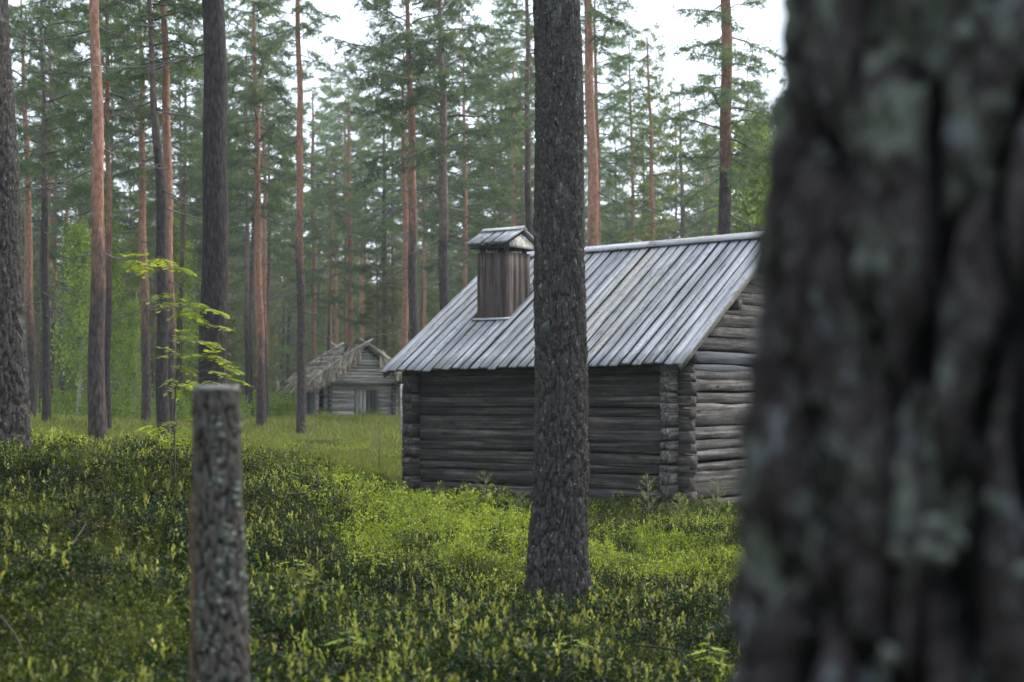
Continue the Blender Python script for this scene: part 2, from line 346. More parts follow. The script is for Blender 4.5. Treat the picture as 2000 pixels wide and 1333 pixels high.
# ------------------------------------------------------------------ log cabin
NX, NY = P(1325, 1010, 21.3).x, 21.3
TH = math.atan2(-.597, .802)
cabin = empty('log_cabin', (NX, NY, 0), (0, 0, TH))
tag(cabin, 'low dark log cabin with silver board roof and boxed wooden chimney', 'cabin')
L_, W_ = 4.53, 4.8
rng = random.Random(3)
def log_mesh(L, h, th, seed, mat, wav=.019):
    n = max(6, int(L / .13)); rs = np.random.RandomState(seed)
    x = np.linspace(0, L, n)
    prof = np.array([(-.5, -.44), (-.42, -.5), (.42, -.5), (.5, -.44), (.5, .44), (.42, .5), (-.42, .5), (-.5, .44)])
    prof = prof + rs.uniform(-.02, .02, prof.shape)
    V = []
    ph = rs.rand(8) * 50
    for k in range(8):
        ny = (fbm(np.stack([x * 1.6 + ph[k], x * 0 + ph[k], x * 0], -1), 3) - .44) * wav * .7
        nz = (fbm(np.stack([x * 1.1 + ph[k // 3] * 3, x * 0 + 5, x * 0 + ph[0]], -1), 3) - .44) * wav * 3.2
        V.append(np.stack([x, prof[k, 0] * th + ny, prof[k, 1] * h + nz], -1))
    V = np.stack(V, 1).reshape(-1, 3)
    i = np.arange(n - 1)[:, None] * 8; j = np.arange(8)[None]; k = (j + 1) % 8
    Q = np.stack([i + j, i + k, i + 8 + k, i + 8 + j], -1).reshape(-1, 4)
    V = np.vstack([V, [[-.004, 0, 0], [L + .004, 0, 0]]]); c0 = n * 8
    T = [(c0, (q + 1) % 8, q) for q in range(8)] + [(c0 + 1, (n - 1) * 8 + q, (n - 1) * 8 + (q + 1) % 8) for q in range(8)]
    return mk_mesh('log', V, Q, T, [mat])
def frame(o, xd, zd):
    x = Vector(xd).normalized(); z = Vector(zd); z = (z - x * z.dot(x)).normalized(); y = z.cross(x)
    M = Matrix(((x.x, y.x, z.x, o[0]), (x.y, y.y, z.y, o[1]), (x.z, y.z, z.z, o[2]), (0, 0, 0, 1))); return M
def ze(x): return 1.965 + .010 * (x + L_)          # top of roof at the eave
def zr(x): return 3.80 + .016 * (x + L_)           # at the ridge
RIDGE_Y = 2.4; EO = .35; GO = .25
TK = .17; PR = .17
hs = []; z = -.12
while z < 2.06:
    h = rng.choice((.10, .13, .15, .17, .2)) + rng.uniform(-.01, .01); h = min(h, 2.10 - z); hs.append((z, h)); z += h
    if 2.10 - z < .09: break
sd_ = 0
def roofz(x, y):     # roof top at local x,y
    yy = min(y, W_ - y); return ze(x) + (zr(x) - ze(x)) * (yy + EO) / (RIDGE_Y + EO)
for k, (z, h) in enumerate(hs):
    sd_ += 1
    # front and rear walls (along local x)
    for yy in (TK / 2, W_ - TK / 2):
        ex = rng.uniform(-.025, .025)
        lm = log_mesh(L_ + 2 * PR + ex, h - .001, TK, sd_ * 7 + int(yy), M_LOG)
        link('log', lm, cabin, M=frame((-L_ - PR, yy + rng.uniform(-.008, .008), z + h / 2), (1, 0, rng.uniform(-.004, .004)), (0, 0, 1)))
    # gable walls (along local y), half a log higher at the notches
    for q, xx in enumerate((-TK / 2, -L_ + TK / 2)):
        ex = rng.uniform(-.025, .025); zz = z + h * .42; hh = h
        if zz + hh > 2.2: hh = 2.2 - zz
        if hh < .06: continue
        pa = max(-PR, (zz + hh + .13 - ze(0)) / .667 - EO)
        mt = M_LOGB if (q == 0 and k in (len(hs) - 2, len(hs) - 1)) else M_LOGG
        if q == 1: mt = M_LOG  # far gable takes the copy with shade in its colour
        full = [(pa, W_ - pa)]
        if q == 0 and zz + h / 2 < 1.75 and zz > .05: full = [(pa, 2.24), (3.12, W_ - pa)]     # doorway
        for a, b in full:
            lm = log_mesh(b - a + (ex if len(full) == 1 else 0), hh - .001, TK, sd_ * 13 + q + int(a), mt)
            link('log', lm, cabin, M=frame((xx + rng.uniform(-.008, .008), a, zz + hh / 2), (0, 1, rng.uniform(-.004, .004)), (0, 0, 1)))
# gable logs above the wall plates
z = 2.2; k = 0
while z < 3.7:
    h = rng.uniform(.13, .18)
    yb = (z + h + .09 - ze(0)) / (zr(0) - ze(0)) * (RIDGE_Y + EO) - EO
    if yb > RIDGE_Y - .15: break
    for q, xx in enumerate((-TK / 2, -L_ + TK / 2)):
        lm = log_mesh(W_ - 2 * yb, h - .001, TK - .02, 400 + k * 2 + q, M_LOGG)
        link('log', lm, cabin, M=frame((xx + rng.uniform(-.01, .01), yb, z + h / 2), (0, 1, 0), (0, 0, 1)))
    z += h; k += 1
# short stub beam under the eave at the near corner and purlins carrying the roof
for yy, dz in ((.1, -.13), (W_ - .1, -.13), (1.25, -.16), (3.55, -.16), (2.4, -.22)):
    lm = log_mesh(L_ + .46, .14, .14, 600 + int(yy * 10), M_LOG)
    link('purlin', lm, cabin, M=frame((-L_ - .23, yy, roofz(-L_, yy) + dz - .12), (1, 0, .012), (0, 0, 1)))
# door of upright planks in the near gable
door = Bld(); door.box(-.115, -.09, 2.26, 3.10, .06, 1.72)
dr = link('door', door.mesh('door', [M_LOGG]), cabin)
bm_ = Bld(); bm_.box(0, 1.64, -.066, .066, -.014, .014); plank = bm_.mesh('plank', [M_LOGG])
for k in range(6): link('plank', plank, dr, M=frame((-.072, 2.26 + .07 + .14 * k, .07), (0, 0, 1), (1, 0, 0)))
for yy in (2.205, 3.155):
    fb = Bld(); fb.box(0, 1.78, -.045, .045, -.05, .05); link('door_jamb', fb.mesh('door_jamb', [M_LOGG]), cabin, M=frame((-.02, yy, .03), (0, 0, 1), (1, 0, 0)))
lk = Bld(); lk.box(-.005, .02, 2.17, 2.31, 1.0, 1.03)
hs_o = link('hasp', lk.mesh('hasp', [M_IRON]), dr, loc=(.035, 0, 0))
lk = Bld(); lk.box(.0, .022, 2.215, 2.262, .90, .955)
aa = np.linspace(0, math.pi, 9); lk.tube(np.stack([aa * 0 + .011, 2.2385 + .017 * np.cos(aa), .955 + .04 * np.sin(aa)], -1), .004, 6)
link('padlock', lk.mesh('padlock', [M_IRON]), dr, loc=(.055, 0, 0))
# dark earth floor inside is the ground itself; roof
rf = Bld()
for side in (0, 1):
    pts = []
    for x in (-L_ - GO + .02, GO - .02):
        for yy in (-EO + .16, RIDGE_Y):
            z0 = ze(x) + (zr(x) - ze(x)) * (yy + EO) / (RIDGE_Y + EO); y_ = yy if side == 0 else W_ - yy
            pts.append((x, y_, z0 - .092)); pts.append((x, y_, z0 - .115))
    rf.add(pts, [(0, 2, 6, 4), (1, 5, 7, 3), (0, 4, 5, 1), (2, 3, 7, 6), (0, 1, 3, 2), (4, 6, 7, 5)])
roof = link('roof', rf.mesh('roof', [M_ROOFD]), cabin)
def board_mesh(L, wd, th, seed, mat, cup=.006):
    n = max(2, int(L / .3) + 1); rs = np.random.RandomState(seed)
    x = np.linspace(0, L, n); V = []
    jw = (rs.rand(n, 2) - .5) * .008; jz = np.cumsum((rs.rand(n) - .5) * .004)
    for i in range(n):
        a, b = -wd / 2 + jw[i, 0], wd / 2 + jw[i, 1]
        V += [(x[i], a, jz[i] - th / 2), (x[i], b, jz[i] - th / 2), (x[i], b, jz[i] + th / 2), (x[i], 0, jz[i] + th / 2 - cup), (x[i], a, jz[i] + th / 2)]
    i = np.arange(n - 1)[:, None] * 5; j = np.arange(5)[None]; k = (j + 1) % 5
    Q = np.stack([i + j, i + k, i + 5 + k, i + 5 + j], -1).reshape(-1, 4)
    T = [(0, 4, 3), (0, 3, 2), (0, 2, 1)]; e = (n - 1) * 5; T += [(e, e + 3, e + 4), (e, e + 2, e + 3), (e, e + 1, e + 2)]
    return mk_mesh('board', V, Q, T, [mat])
NB = 30; pitch = (L_ + 2 * GO) / NB
# chimney position on the front slope
CHX0, CHX1, CHY0, CHY1 = -3.32, -2.74, .55, 1.13     # refined below
def setchim():
    # corner nearest the camera seen at (990,621)
    best = None
    M = cabin.matrix_basis if False else Matrix.Translation((NX, NY, 0)) @ Matrix.Rotation(TH, 4, 'Z')
    for xi in np.arange(-4.4, -1, .02):
        for yi in np.arange(-.2, 2.2, .02):
            p = M @ Vector((xi, yi, roofz(xi, yi)))
            c, s = math.cos(TILT), math.sin(TILT); dx, dy, dz = p.x, p.y, p.z - EYE
            f = dy * c + dz * s; u = -dy * s + dz * c
            e = (CXP + dx / f * F_PX - 991) ** 2 + (666.5 - u / f * F_PX - 622) ** 2
            if best is None or e < best[0]: best = (e, xi, yi)
    return best
_, cx, cy = setchim(); CHX1 = cx; CHX0 = cx - .56; CHY0 = cy; CHY1 = cy + .56
for side in (0, 1):
    for k in range(NB + 1):
        # lower boards fill the joints, upper boards lie proud on them
        for lay in (0, 1):
            if lay == 0 and k == NB: continue
            x = -L_ - GO + pitch * (k + (.5 if lay == 0 else 0)) + rng.uniform(-.008, .008)
            x = min(max(x, -L_ - GO + .03), GO - .03)
            ln_j = rng.uniform(-.035, .02)
            y0, y1 = -EO + (ln_j if lay else .05), RIDGE_Y - .02
            segs = [(y0, y1)]
            if side == 0 and CHX0 - .05 < x < CHX1 + .05: segs = [(y0, CHY0 - .01), (CHY1 + .01, y1)]
            elif lay == 1 and rng.random() < .05:
                c = rng.uniform(.9, 1.6); segs = [(y0, c), (c + .012, y1)]
            for a, b in segs:
                if b - a < .08: continue
                off = -.062 if lay == 0 else -.014
                za = ze(x) + (zr(x) - ze(x)) * (a + EO) / (RIDGE_Y + EO); zb = ze(x) + (zr(x) - ze(x)) * (b + EO) / (RIDGE_Y + EO)
                ya, yb = (a, b) if side == 0 else (W_ - a, W_ - b)
                d = Vector((0, yb - ya, zb - za)); nrm = Vector((0, -(zb - za), abs(yb - ya))) if side == 0 else Vector((0, (zb - za), abs(yb - ya)))
                nrm.normalize()
                o_p = Vector((x, ya, za)) + nrm * (off + rng.uniform(-.004, .004))
                edge = lay == 1 and k in (NB,)
                mt = M_ROOFD if lay == 0 else M_ROOF
                bmh = board_mesh(d.length, .15 if lay == 0 else rng.uniform(.114, .122), .022 if lay == 0 else .028, rng.randrange(9999), mt)
                link('roof_board', bmh, roof, M=frame(o_p, d + Vector((rng.uniform(-.005, .005), 0, 0)), nrm))
# verge boards standing on edge under the roof ends
for x in (GO - .015, -L_ - GO + .015):
    for side in (0, 1):
        a, b = -EO + .01, RIDGE_Y
        ya, yb = (a, b) if side == 0 else (W_ - a, W_ - b)
        za, zb = ze(x) - .08, zr(x) - .08
        link('verge_board', board_mesh(math.hypot(b - a, zb - za), .075, .03, 5, M_ROOFL), roof, M=frame((x, ya, za), (0, yb - ya, zb - za), (1 if x > 0 else -1, 0, 0)))
# ridge boards
for side in (0, 1):
    s = -1 if side == 0 else 1
    for a, b in ((-L_ - GO - .02, -1.9), (-1.895, GO + .03)):
        p0 = Vector((a, RIDGE_Y + s * .062, zr(a) - .002)); d = Vector((b - a, 0, zr(b) - zr(a)))
        link('ridge_board', board_mesh(d.length, .15, .026, 31 + side, M_ROOF), roof, M=frame(p0 + Vector((0, 0, .004 * side)), d, (0, s * .68, 1)))

# chimney: boarded box with a small gabled cap
ch_z0 = roofz(CHX1, CHY0) - .25; ch_top = roofz(CHX1, CHY0) + .98
cb = Bld(); cb.box(CHX0 + .03, CHX1 - .03, CHY0 + .03, CHY1 - .03, ch_z0, ch_top - .03)
chim = link('chimney', cb.mesh('chimney', [M_ROOFD]), cabin)
for f in range(4):
    nb = 4; Wc = CHX1 - CHX0
    ws = [.155, .13, .16, .115]; tot = sum(ws); pos = 0
    for k in range(nb):
        wd = ws[k] / tot * (Wc if f % 2 else Wc - .044); c = pos + wd / 2; pos += wd
        oz = ch_z0 + (0); Lb = ch_top - ch_z0 + rng.uniform(-.008, .004)
        off = .022 if f % 2 == 0 else 0
        if f == 0: o_p = (CHX0 + off + c, CHY0 + .011, oz); nz_ = (0, -1, 0)
        elif f == 1: o_p = (CHX1 - .011, CHY0 + c, oz); nz_ = (1, 0, 0)
        elif f == 2: o_p = (CHX0 + off + c, CHY1 - .011, oz); nz_ = (0, 1, 0)
        else: o_p = (CHX0 + .011, CHY0 + c, oz); nz_ = (-1, 0, 0)
        link('chimney_board', board_mesh(Lb, wd - .003, .022, rng.randrange(999), M_CHIM, .002), chim, M=frame(o_p, (0, 0, 1), nz_))
cm, cn = (CHX0 + CHX1) / 2, (CHY0 + CHY1) / 2
fl = Bld()   # skirting plank where the box meets the roof
zz = roofz(cm, CHY0 - .03)
link('skirting_board', board_mesh(.68, .05, .02, 3, M_ROOF), chim, M=frame((CHX0 - .06, CHY0 - .035, zz + .02), (1, 0, 0), (0, -.6, 1)))
for px_ in (CHX0 + .06, CHX1 - .06):
    for py_ in (CHY0 + .06, CHY1 - .06):
        b = Bld(); b.box(px_ - .03, px_ + .03, py_ - .03, py_ + .03, ch_top - .05, ch_top + .08); link('cap_post', b.mesh('cap_post', [M_ROOFD]), chim)
cap_e = ch_top + .06; ov = .085; rise = .17
hw = (CHY1 - CHY0) / 2 + ov
cf = Bld()
cf.box(CHX0 - ov, CHX1 + ov, CHY0 - ov + .02, CHY0 - ov + .045, cap_e, cap_e + .06)
cf.box(CHX0 - ov, CHX1 + ov, CHY1 + ov - .045, CHY1 + ov - .02, cap_e, cap_e + .06)
cap = link('chimney_cap', cf.mesh('chimney_cap', [M_ROOFD]), chim) if False else link('chimney_cap', cf.mesh('chimney_cap', [M_HUTD]), cabin)
# gable triangles of the cap
for xg in (CHX1 + ov - .05, CHX0 - ov + .025):
    g_ = Bld(); y0, y1 = cn - hw + .03, cn + hw - .03
    V = [(x, y, z) for x in (xg, xg + .025) for (y, z) in ((y0, cap_e + .001), (y1, cap_e + .001), (y1, cap_e + .05), (cn, cap_e + .04 + rise), (y0, cap_e + .05))]
    g_.add(V, [(0, 5, 6, 1), (1, 6, 7, 2), (2, 7, 8, 3), (3, 8, 9, 4), (4, 9, 5, 0)], [(0, 1, 2), (0, 2, 4), (4, 2, 3), (5, 7, 6), (5, 9, 7), (9, 8, 7)])
    link('cap_gable', g_.mesh('cap_gable', [M_HUT]), cap)
for side in (0, 1):
    s = -1 if side == 0 else 1
    for lay in (0, 1):
        nb = 5 if lay else 4; sp = (CHX1 - CHX0 + 2 * ov) / 4.
        for k in range(nb):
            x = CHX0 - ov + sp * (k + (0 if lay else .5)); x = min(max(x, CHX0 - ov + .05), CHX1 + ov - .05)
            a = Vector((x, cn + s * (hw + .05), cap_e + .045 + (.03 if lay else .0))); b = Vector((x, cn, cap_e + .045 + rise + .045 + (.03 if lay else 0)))
            d = b - a; nrm = Vector((0, s * d.z, abs(d.y)))
            link('cap_board', board_mesh(d.length, .125 if lay else .15, .024, k, M_ROOF if lay else M_ROOFD), cap, M=frame(a, d, nrm))
    link('cap_ridge_board', board_mesh(CHX1 - CHX0 + 2 * ov + .04, .09, .02, 8, M_ROOF), cap, M=frame((CHX0 - ov - .02, cn + s * .037, cap_e + rise + .128 + .003 * side), (1, 0, 0), (0, s * .6, 1)))

# ------------------------------------------------------------------ trees
def cyl_mesh(name, zs, cen, rad, nth, mats, disp=None, smooth=True, attrs_fn=None):
    zs = np.asarray(zs); th = np.arange(nth) * 2 * math.pi / nth
    TT, ZZ = np.meshgrid(th, zs); Rr = np.repeat(np.asarray(rad)[:, None], nth, 1)
    at = None
    if disp is not None:
        dd, plate = disp(TT, ZZ, Rr); Rr = Rr + dd; at = {'plate': plate.ravel()}
    X = cen[:, 0:1] + Rr * np.cos(TT); Y = cen[:, 1:2] + Rr * np.sin(TT)
    V = np.stack([X, Y, ZZ], -1).reshape(-1, 3); n = len(zs)
    i = np.arange(n - 1)[:, None] * nth; j = np.arange(nth)[None]; k = (j + 1) % nth
    Q = np.stack([i + j, i + k, i + nth + k, i + nth + j], -1).reshape(-1, 4)
    V = np.vstack([V, [[cen[-1, 0], cen[-1, 1], zs[-1]]]]); T = [(n * nth, (n - 1) * nth + q, (n - 1) * nth + (q + 1) % nth) for q in range(nth)]
    if at: at = {'plate': np.append(at['plate'], .8)}
    return mk_mesh(name, V, Q, T, mats, smooth=smooth, attrs=at)
def cell_bark(depth, wcell, hcell, seed, rough=.3):
    def f(T, Z, Rr):
        R0 = float(np.median(Rr)); nc = max(6, int(round(2 * math.pi * R0 / wcell)))
        wx = fbm(np.stack([np.cos(T) * 3, np.sin(T) * 3, Z * 2.2 + seed], -1), 3) - .45
        wy = fbm(np.stack([np.cos(T) * 3 + 9, np.sin(T) * 3, Z * 2.2 + seed + 40], -1), 3) - .45
        u = T / (2 * math.pi) * nc + wx * 1.6; v = Z / hcell + wy * 2.4
        iu = np.floor(u).astype(int); iv = np.floor(v).astype(int)
        f1 = np.full(u.shape, 9.); f2 = np.full(u.shape, 9.)
        for a in (-1, 0, 1):
            for b in (-1, 0, 1):
                ci = iu + a; cj = iv + b; key = (_perm[((ci % nc) + seed) & 255] + cj * 31) & 255
                ox = _val[_perm[key]]; oy = _val[_perm[(key + 77) & 255]]
                d = np.hypot(ci + ox - u, cj + oy - v)
                m = d < f1; f2 = np.where(m, f1, np.minimum(f2, d)); f1 = np.where(m, d, f1)
        pl = np.clip((f2 - f1) / .38, 0, 1); pl = pl * pl * (3 - 2 * pl)
        k = 1 / wcell
        fine = fbm(np.stack([np.cos(T) * R0 * k * 2.2, np.sin(T) * R0 * k * 2.2, Z * k * 1.1], -1), 4) - .45
        fl = fbm(np.stack([np.cos(T) * R0 * k * 5, np.sin(T) * R0 * k * 5, Z * k * 3.5], -1), 3) - .45
        return depth * (pl - .6) + depth * rough * (2.2 * fine + 1.2 * fl), np.clip(pl + fine * .6, 0, 1)
    return f

def double_bark(depth, seed):
    a = cell_bark(depth * .9, .042, .19, seed, .6); b = cell_bark(depth * .34, .017, .036, seed + 3, 1.0)
    def f(T, Z, Rr):
        d1, p1 = a(T, Z, Rr); d2, p2 = b(T, Z, Rr); k = np.clip(1.35 - Z * .28, .42, 1.2); return d1 * k + d2, np.clip(.12 + .5 * p1 + .45 * p2, 0, 1)
    return f
# ---- crown library (foliage + woody branches share one skeleton)
def pine_crown(seed, H, Rm, start=.0, nb=60, dens=1.0, droop=.25, shape=1.0, mat=None, nlen=.13, nwid=.017):
    rs = np.random.RandomState(seed); fo = []; fa = []; wb = Bld()
    for b in range(nb):
        f = (b + rs.rand()) / nb; z = f * H
        L = Rm * (1 - f ** 1.6 * .85) * rs.uniform(.45, 1.1) * (.7 + .3 * min(1, f * 4))
        az = b * 2.4 + rs.uniform(-.5, .5); up = rs.uniform(-.35, .5) + f * .35
        n = 7; t = np.linspace(0, 1, n); wob = np.cumsum(rs.uniform(-.12, .12, n))
        a_ = az + wob * .6
        r = L * t; px = r * np.cos(a_); py = r * np.sin(a_)
        pz = z + L * (up * t - droop * t ** 2 * .9 + .10 * t ** 4) + rs.uniform(-.03, .03, n)
        pts = np.stack([px, py, pz], -1); rad = np.interp(t, [0, 1], [.012 + .012 * L, .004])
        wb.tube(pts, rad, 3, False)
        nt_ = int(L * 9 * dens) + 3; bare = rs.uniform(.15, .42)
        for k in range(nt_):
            tt = bare + (1 - bare) * (k + rs.rand()) / nt_
            p0 = np.array([np.interp(tt, t, pts[:, c]) for c in range(3)])
            sgn = 1 if k % 2 else -1; ang = az + sgn * rs.uniform(.35, 1.15)
            tl = (.18 + .42 * (1 - tt) * L * .5 + rs.uniform(0, .18)) * (1.0 if k < nt_ - 2 else .6)
            d = np.array([math.cos(ang), math.sin(ang), rs.uniform(-.95, .45)]); d /= np.linalg.norm(d)
            p1 = p0 + d * tl + np.array([0, 0, -.25 * droop * tl])
            if tl > .3: wb.tube(np.array([p0, (p0 + p1) / 2 + [0, 0, .02], p1]), .004, 3, False)
            m = int(tl / .075) + 2; hue = np.clip(rs.normal(.42, .22), 0, 1)
            for q in range(m):
                c = p0 + (p1 - p0) * (q + rs.rand()) / m + rs.normal(0, .025, 3)
                nn = 7
                dv = rs.normal(0, 1, (nn, 3)) + d * .9 + [0, 0, .15]; dv /= np.linalg.norm(dv, axis=1)[:, None]
                sv = np.cross(dv, rs.normal(0, 1, (nn, 3))); sv /= np.linalg.norm(sv, axis=1)[:, None] + 1e-6
                ln = nlen * rs.uniform(.6, 1.15, (nn, 1))
                a0 = c + sv * nwid * .5; a1 = c - sv * nwid * .5 + dv * ln * .1; a2 = c + dv * ln
                fo.append(np.stack([a0, a1, a2], 1).reshape(-1, 3)); fa.append(np.full(nn * 3, np.clip(hue + rs.normal(0, .1), 0, 1)))
    V = np.vstack(fo); T = np.arange(len(V)).reshape(-1, 3)
    return mk_mesh('crown', V, None, T, [mat], attrs={'rnd': np.concatenate(fa)}), wb.mesh('branches', [M_TWIG])
def leafy_crown(seed, H, Rm, n, size, mat, droop=.5, name='crown'):
    rs = np.random.RandomState(seed); fo = []; fa = []; wb = Bld()
    for b in range(n):
        f = rs.rand() ** .8; z = f * H; L = Rm * (1 - .7 * f) * rs.uniform(.3, 1.05); az = rs.uniform(0, 2 * math.pi)
        e = np.array([L * math.cos(az), L * math.sin(az), z + L * rs.uniform(-.1, .45)]); s = np.array([0, 0, z])
        wb.tube(np.array([s, (s + e) / 2 + [0, 0, .12 * L], e]), [.012, .008, .003], 3, False)
        m = 26; hue = np.clip(rs.normal(.5, .2), 0, 1)
        tt = rs.uniform(.35, 1.05, m); c = s + (e - s) * tt[:, None] + rs.normal(0, .13, (m, 3)) * [1, 1, .8] + np.stack([tt * 0, tt * 0, -droop * rs.rand(m) * .6], -1)
        d = rs.normal(0, 1, (m, 3)) + [0, 0, -.8]; d /= np.linalg.norm(d, axis=1)[:, None]
        sv = np.cross(d, rs.normal(0, 1, (m, 3))); sv /= np.linalg.norm(sv, axis=1)[:, None] + 1e-6
        l = size * rs.uniform(.6, 1.2, (m, 1)); w_ = l * .36
        fo.append(np.stack([c, c + d * l * .5 + sv * w_, c + d * l, c + d * l * .5 - sv * w_], 1).reshape(-1, 3)); fa.append(np.full(m * 4, 0.) + np.repeat(np.clip(hue + rs.normal(0, .12, m), 0, 1), 4))
    V = np.vstack(fo); Q = np.arange(len(V)).reshape(-1, 4)
    return mk_mesh(name, V, Q, None, [mat], attrs={'rnd': np.concatenate(fa)}), wb.mesh('branches', [M_TWIG])

CR_TALL = [pine_crown(10 + k, 9.0, 2.4, nb=60, dens=1.35, droop=.34, mat=M_NEEDLE, nwid=.0155) for k in range(4)]
CR_OLIV = [pine_crown(30 + k, 8.0, 2.0, nb=70, dens=1.4, droop=.22, mat=M_NEEDLE2, nwid=.018) for k in range(3)]
CR_TOP = [pine_crown(50, 7.0, 1.15, nb=60, dens=1.2, droop=.05, mat=M_NEEDLE2), pine_crown(51, 8.0, 1.5, nb=64, dens=1.0, droop=.1, mat=M_NEEDLE)]
CR_BIRCH = [leafy_crown(60 + k, 5.5, 1.7, 240, .115, M_BIRCH, .9) for k in range(2)]
def dead_branch(seed, L=1.2):
    rs = np.random.RandomState(seed); b = Bld(); n = 8; t = np.linspace(0, 1, n)
    p = np.stack([L * t, np.cumsum(rs.uniform(-.04, .04, n)) * L, L * (-.32 * t + .16 * t ** 3) + np.cumsum(rs.uniform(-.02, .02, n))], -1)
    b.tube(p, np.interp(t, [0, 1], [.018, .004]), 5)
    for k in range(7):
        q = rs.randint(2, n - 1); s = p[q]; a = rs.uniform(-1.2, 1.2); l = L * rs.uniform(.12, .4)
        e = s + np.array([math.cos(a), math.sin(a), rs.uniform(-.6, .3)]) * l
        b.tube(np.array([s, (s + e) / 2 + rs.normal(0, .03, 3), e]), [.007, .005, .002], 4, False)
    return b.mesh('branch', [M_TWIG])
DEAD = [dead_branch(70 + k, l) for k, l in enumerate((.5, .8, 1.2, 1.6))]

def pine_at(pts, widths, Y, name='pine_tree', label=None, cat='pine tree', group=None, change=3.0, mat=None, crown=None, cz=9., cs=1.0, dead=5, top=3.0,
            nth=18, disp=None, dz=.12, seed=0, nz=40, dead_z=(1.2, 7)):
    """trunk follows photo points (px,py) at distance Y with photo widths"""
    rs = random.Random(seed * 77 + int(pts[0][0])); base = P(pts[0][0], pts[0][1], Y)
    base.z = G(base.x, base.y) - .15
    W = [P(p[0], p[1], Y) for p in pts]
    zz = [-.0] + [max(.05, q.z - base.z) for q in W[0:]]; xx = [W[0].x - base.x] + [q.x - base.x for q in W]
    rr = [widths[0] / 2 * Y / F_PX] + [w_ / 2 * Y / F_PX for w_ in widths]
    # extrapolate to the top
    sl = (xx[-1] - xx[-2]) / max(.5, zz[-1] - zz[-2]); zt = zz[-1] + top
    xx.append(xx[-1] + sl * top); zz.append(zt); rr.append(max(.02, rr[-1] * .35))
    zs = np.linspace(0, zt, nz); ph = rs.uniform(0, 9)
    cen = np.stack([np.interp(zs, zz, xx) + .022 * np.sin(zs * .9 + ph) * np.clip(zs, 0, 1) + .012 * np.sin(zs * 2.3 + 2 * ph) * np.clip(zs - .3, 0, 1), .05 * np.sin(zs * .4 + ph)], -1)
    rad = np.interp(zs, zz, rr) * (1 + .26 * np.exp(-zs * 3.4))
    root = empty(name, base); tag(root, label, cat, group)
    tk = link('trunk', cyl_mesh('trunk', zs, cen, rad, nth, [mat or M_PINE], disp), root); tk['bark_change'] = float(change)
    if crown:
        x_c = float(np.interp(cz, zs, cen[:, 0]))
        for nm, me in (('crown', crown[0]), ('branches', crown[1])):
            o = link(nm, me, root, loc=(x_c, 0, cz)); o.scale = (cs, cs, cs * (max(2.0, (zt - cz)) / cs) / (8.5) if False else cs); o.rotation_euler = (0, 0, rs.uniform(0, 6.28)) if nm == 'crown' else root.get('cr', 0) and (0, 0, 0) or (0, 0, 0)
            if nm == 'crown': rz_ = o.rotation_euler.z
            else: o.rotation_euler = (0, 0, rz_)
    for k in range(int(dead * 1.7)):
        z = rs.uniform(*dead_z); a = rs.choice((0, math.pi)) + rs.uniform(-.8, .8)
        o = link('branch', DEAD[rs.randrange(len(DEAD))], root, loc=(float(np.interp(z, zs, cen[:, 0])), 0, z)); o.rotation_euler = (0, rs.uniform(-.15, .2), a)
    return root

# central trunk, close and sharp
zs_c = None
pine_at([(1092, 1190), (1091, 1000), (1090, 560), (1086, 0)], [118, 103, 97, 90], 11.85, label='thick dark furrowed pine trunk in front of the cabin roof', mat=M_BARK1,
        disp=double_bark(.022, 5), nth=260, nz=700, dead=0, top=5, change=99)
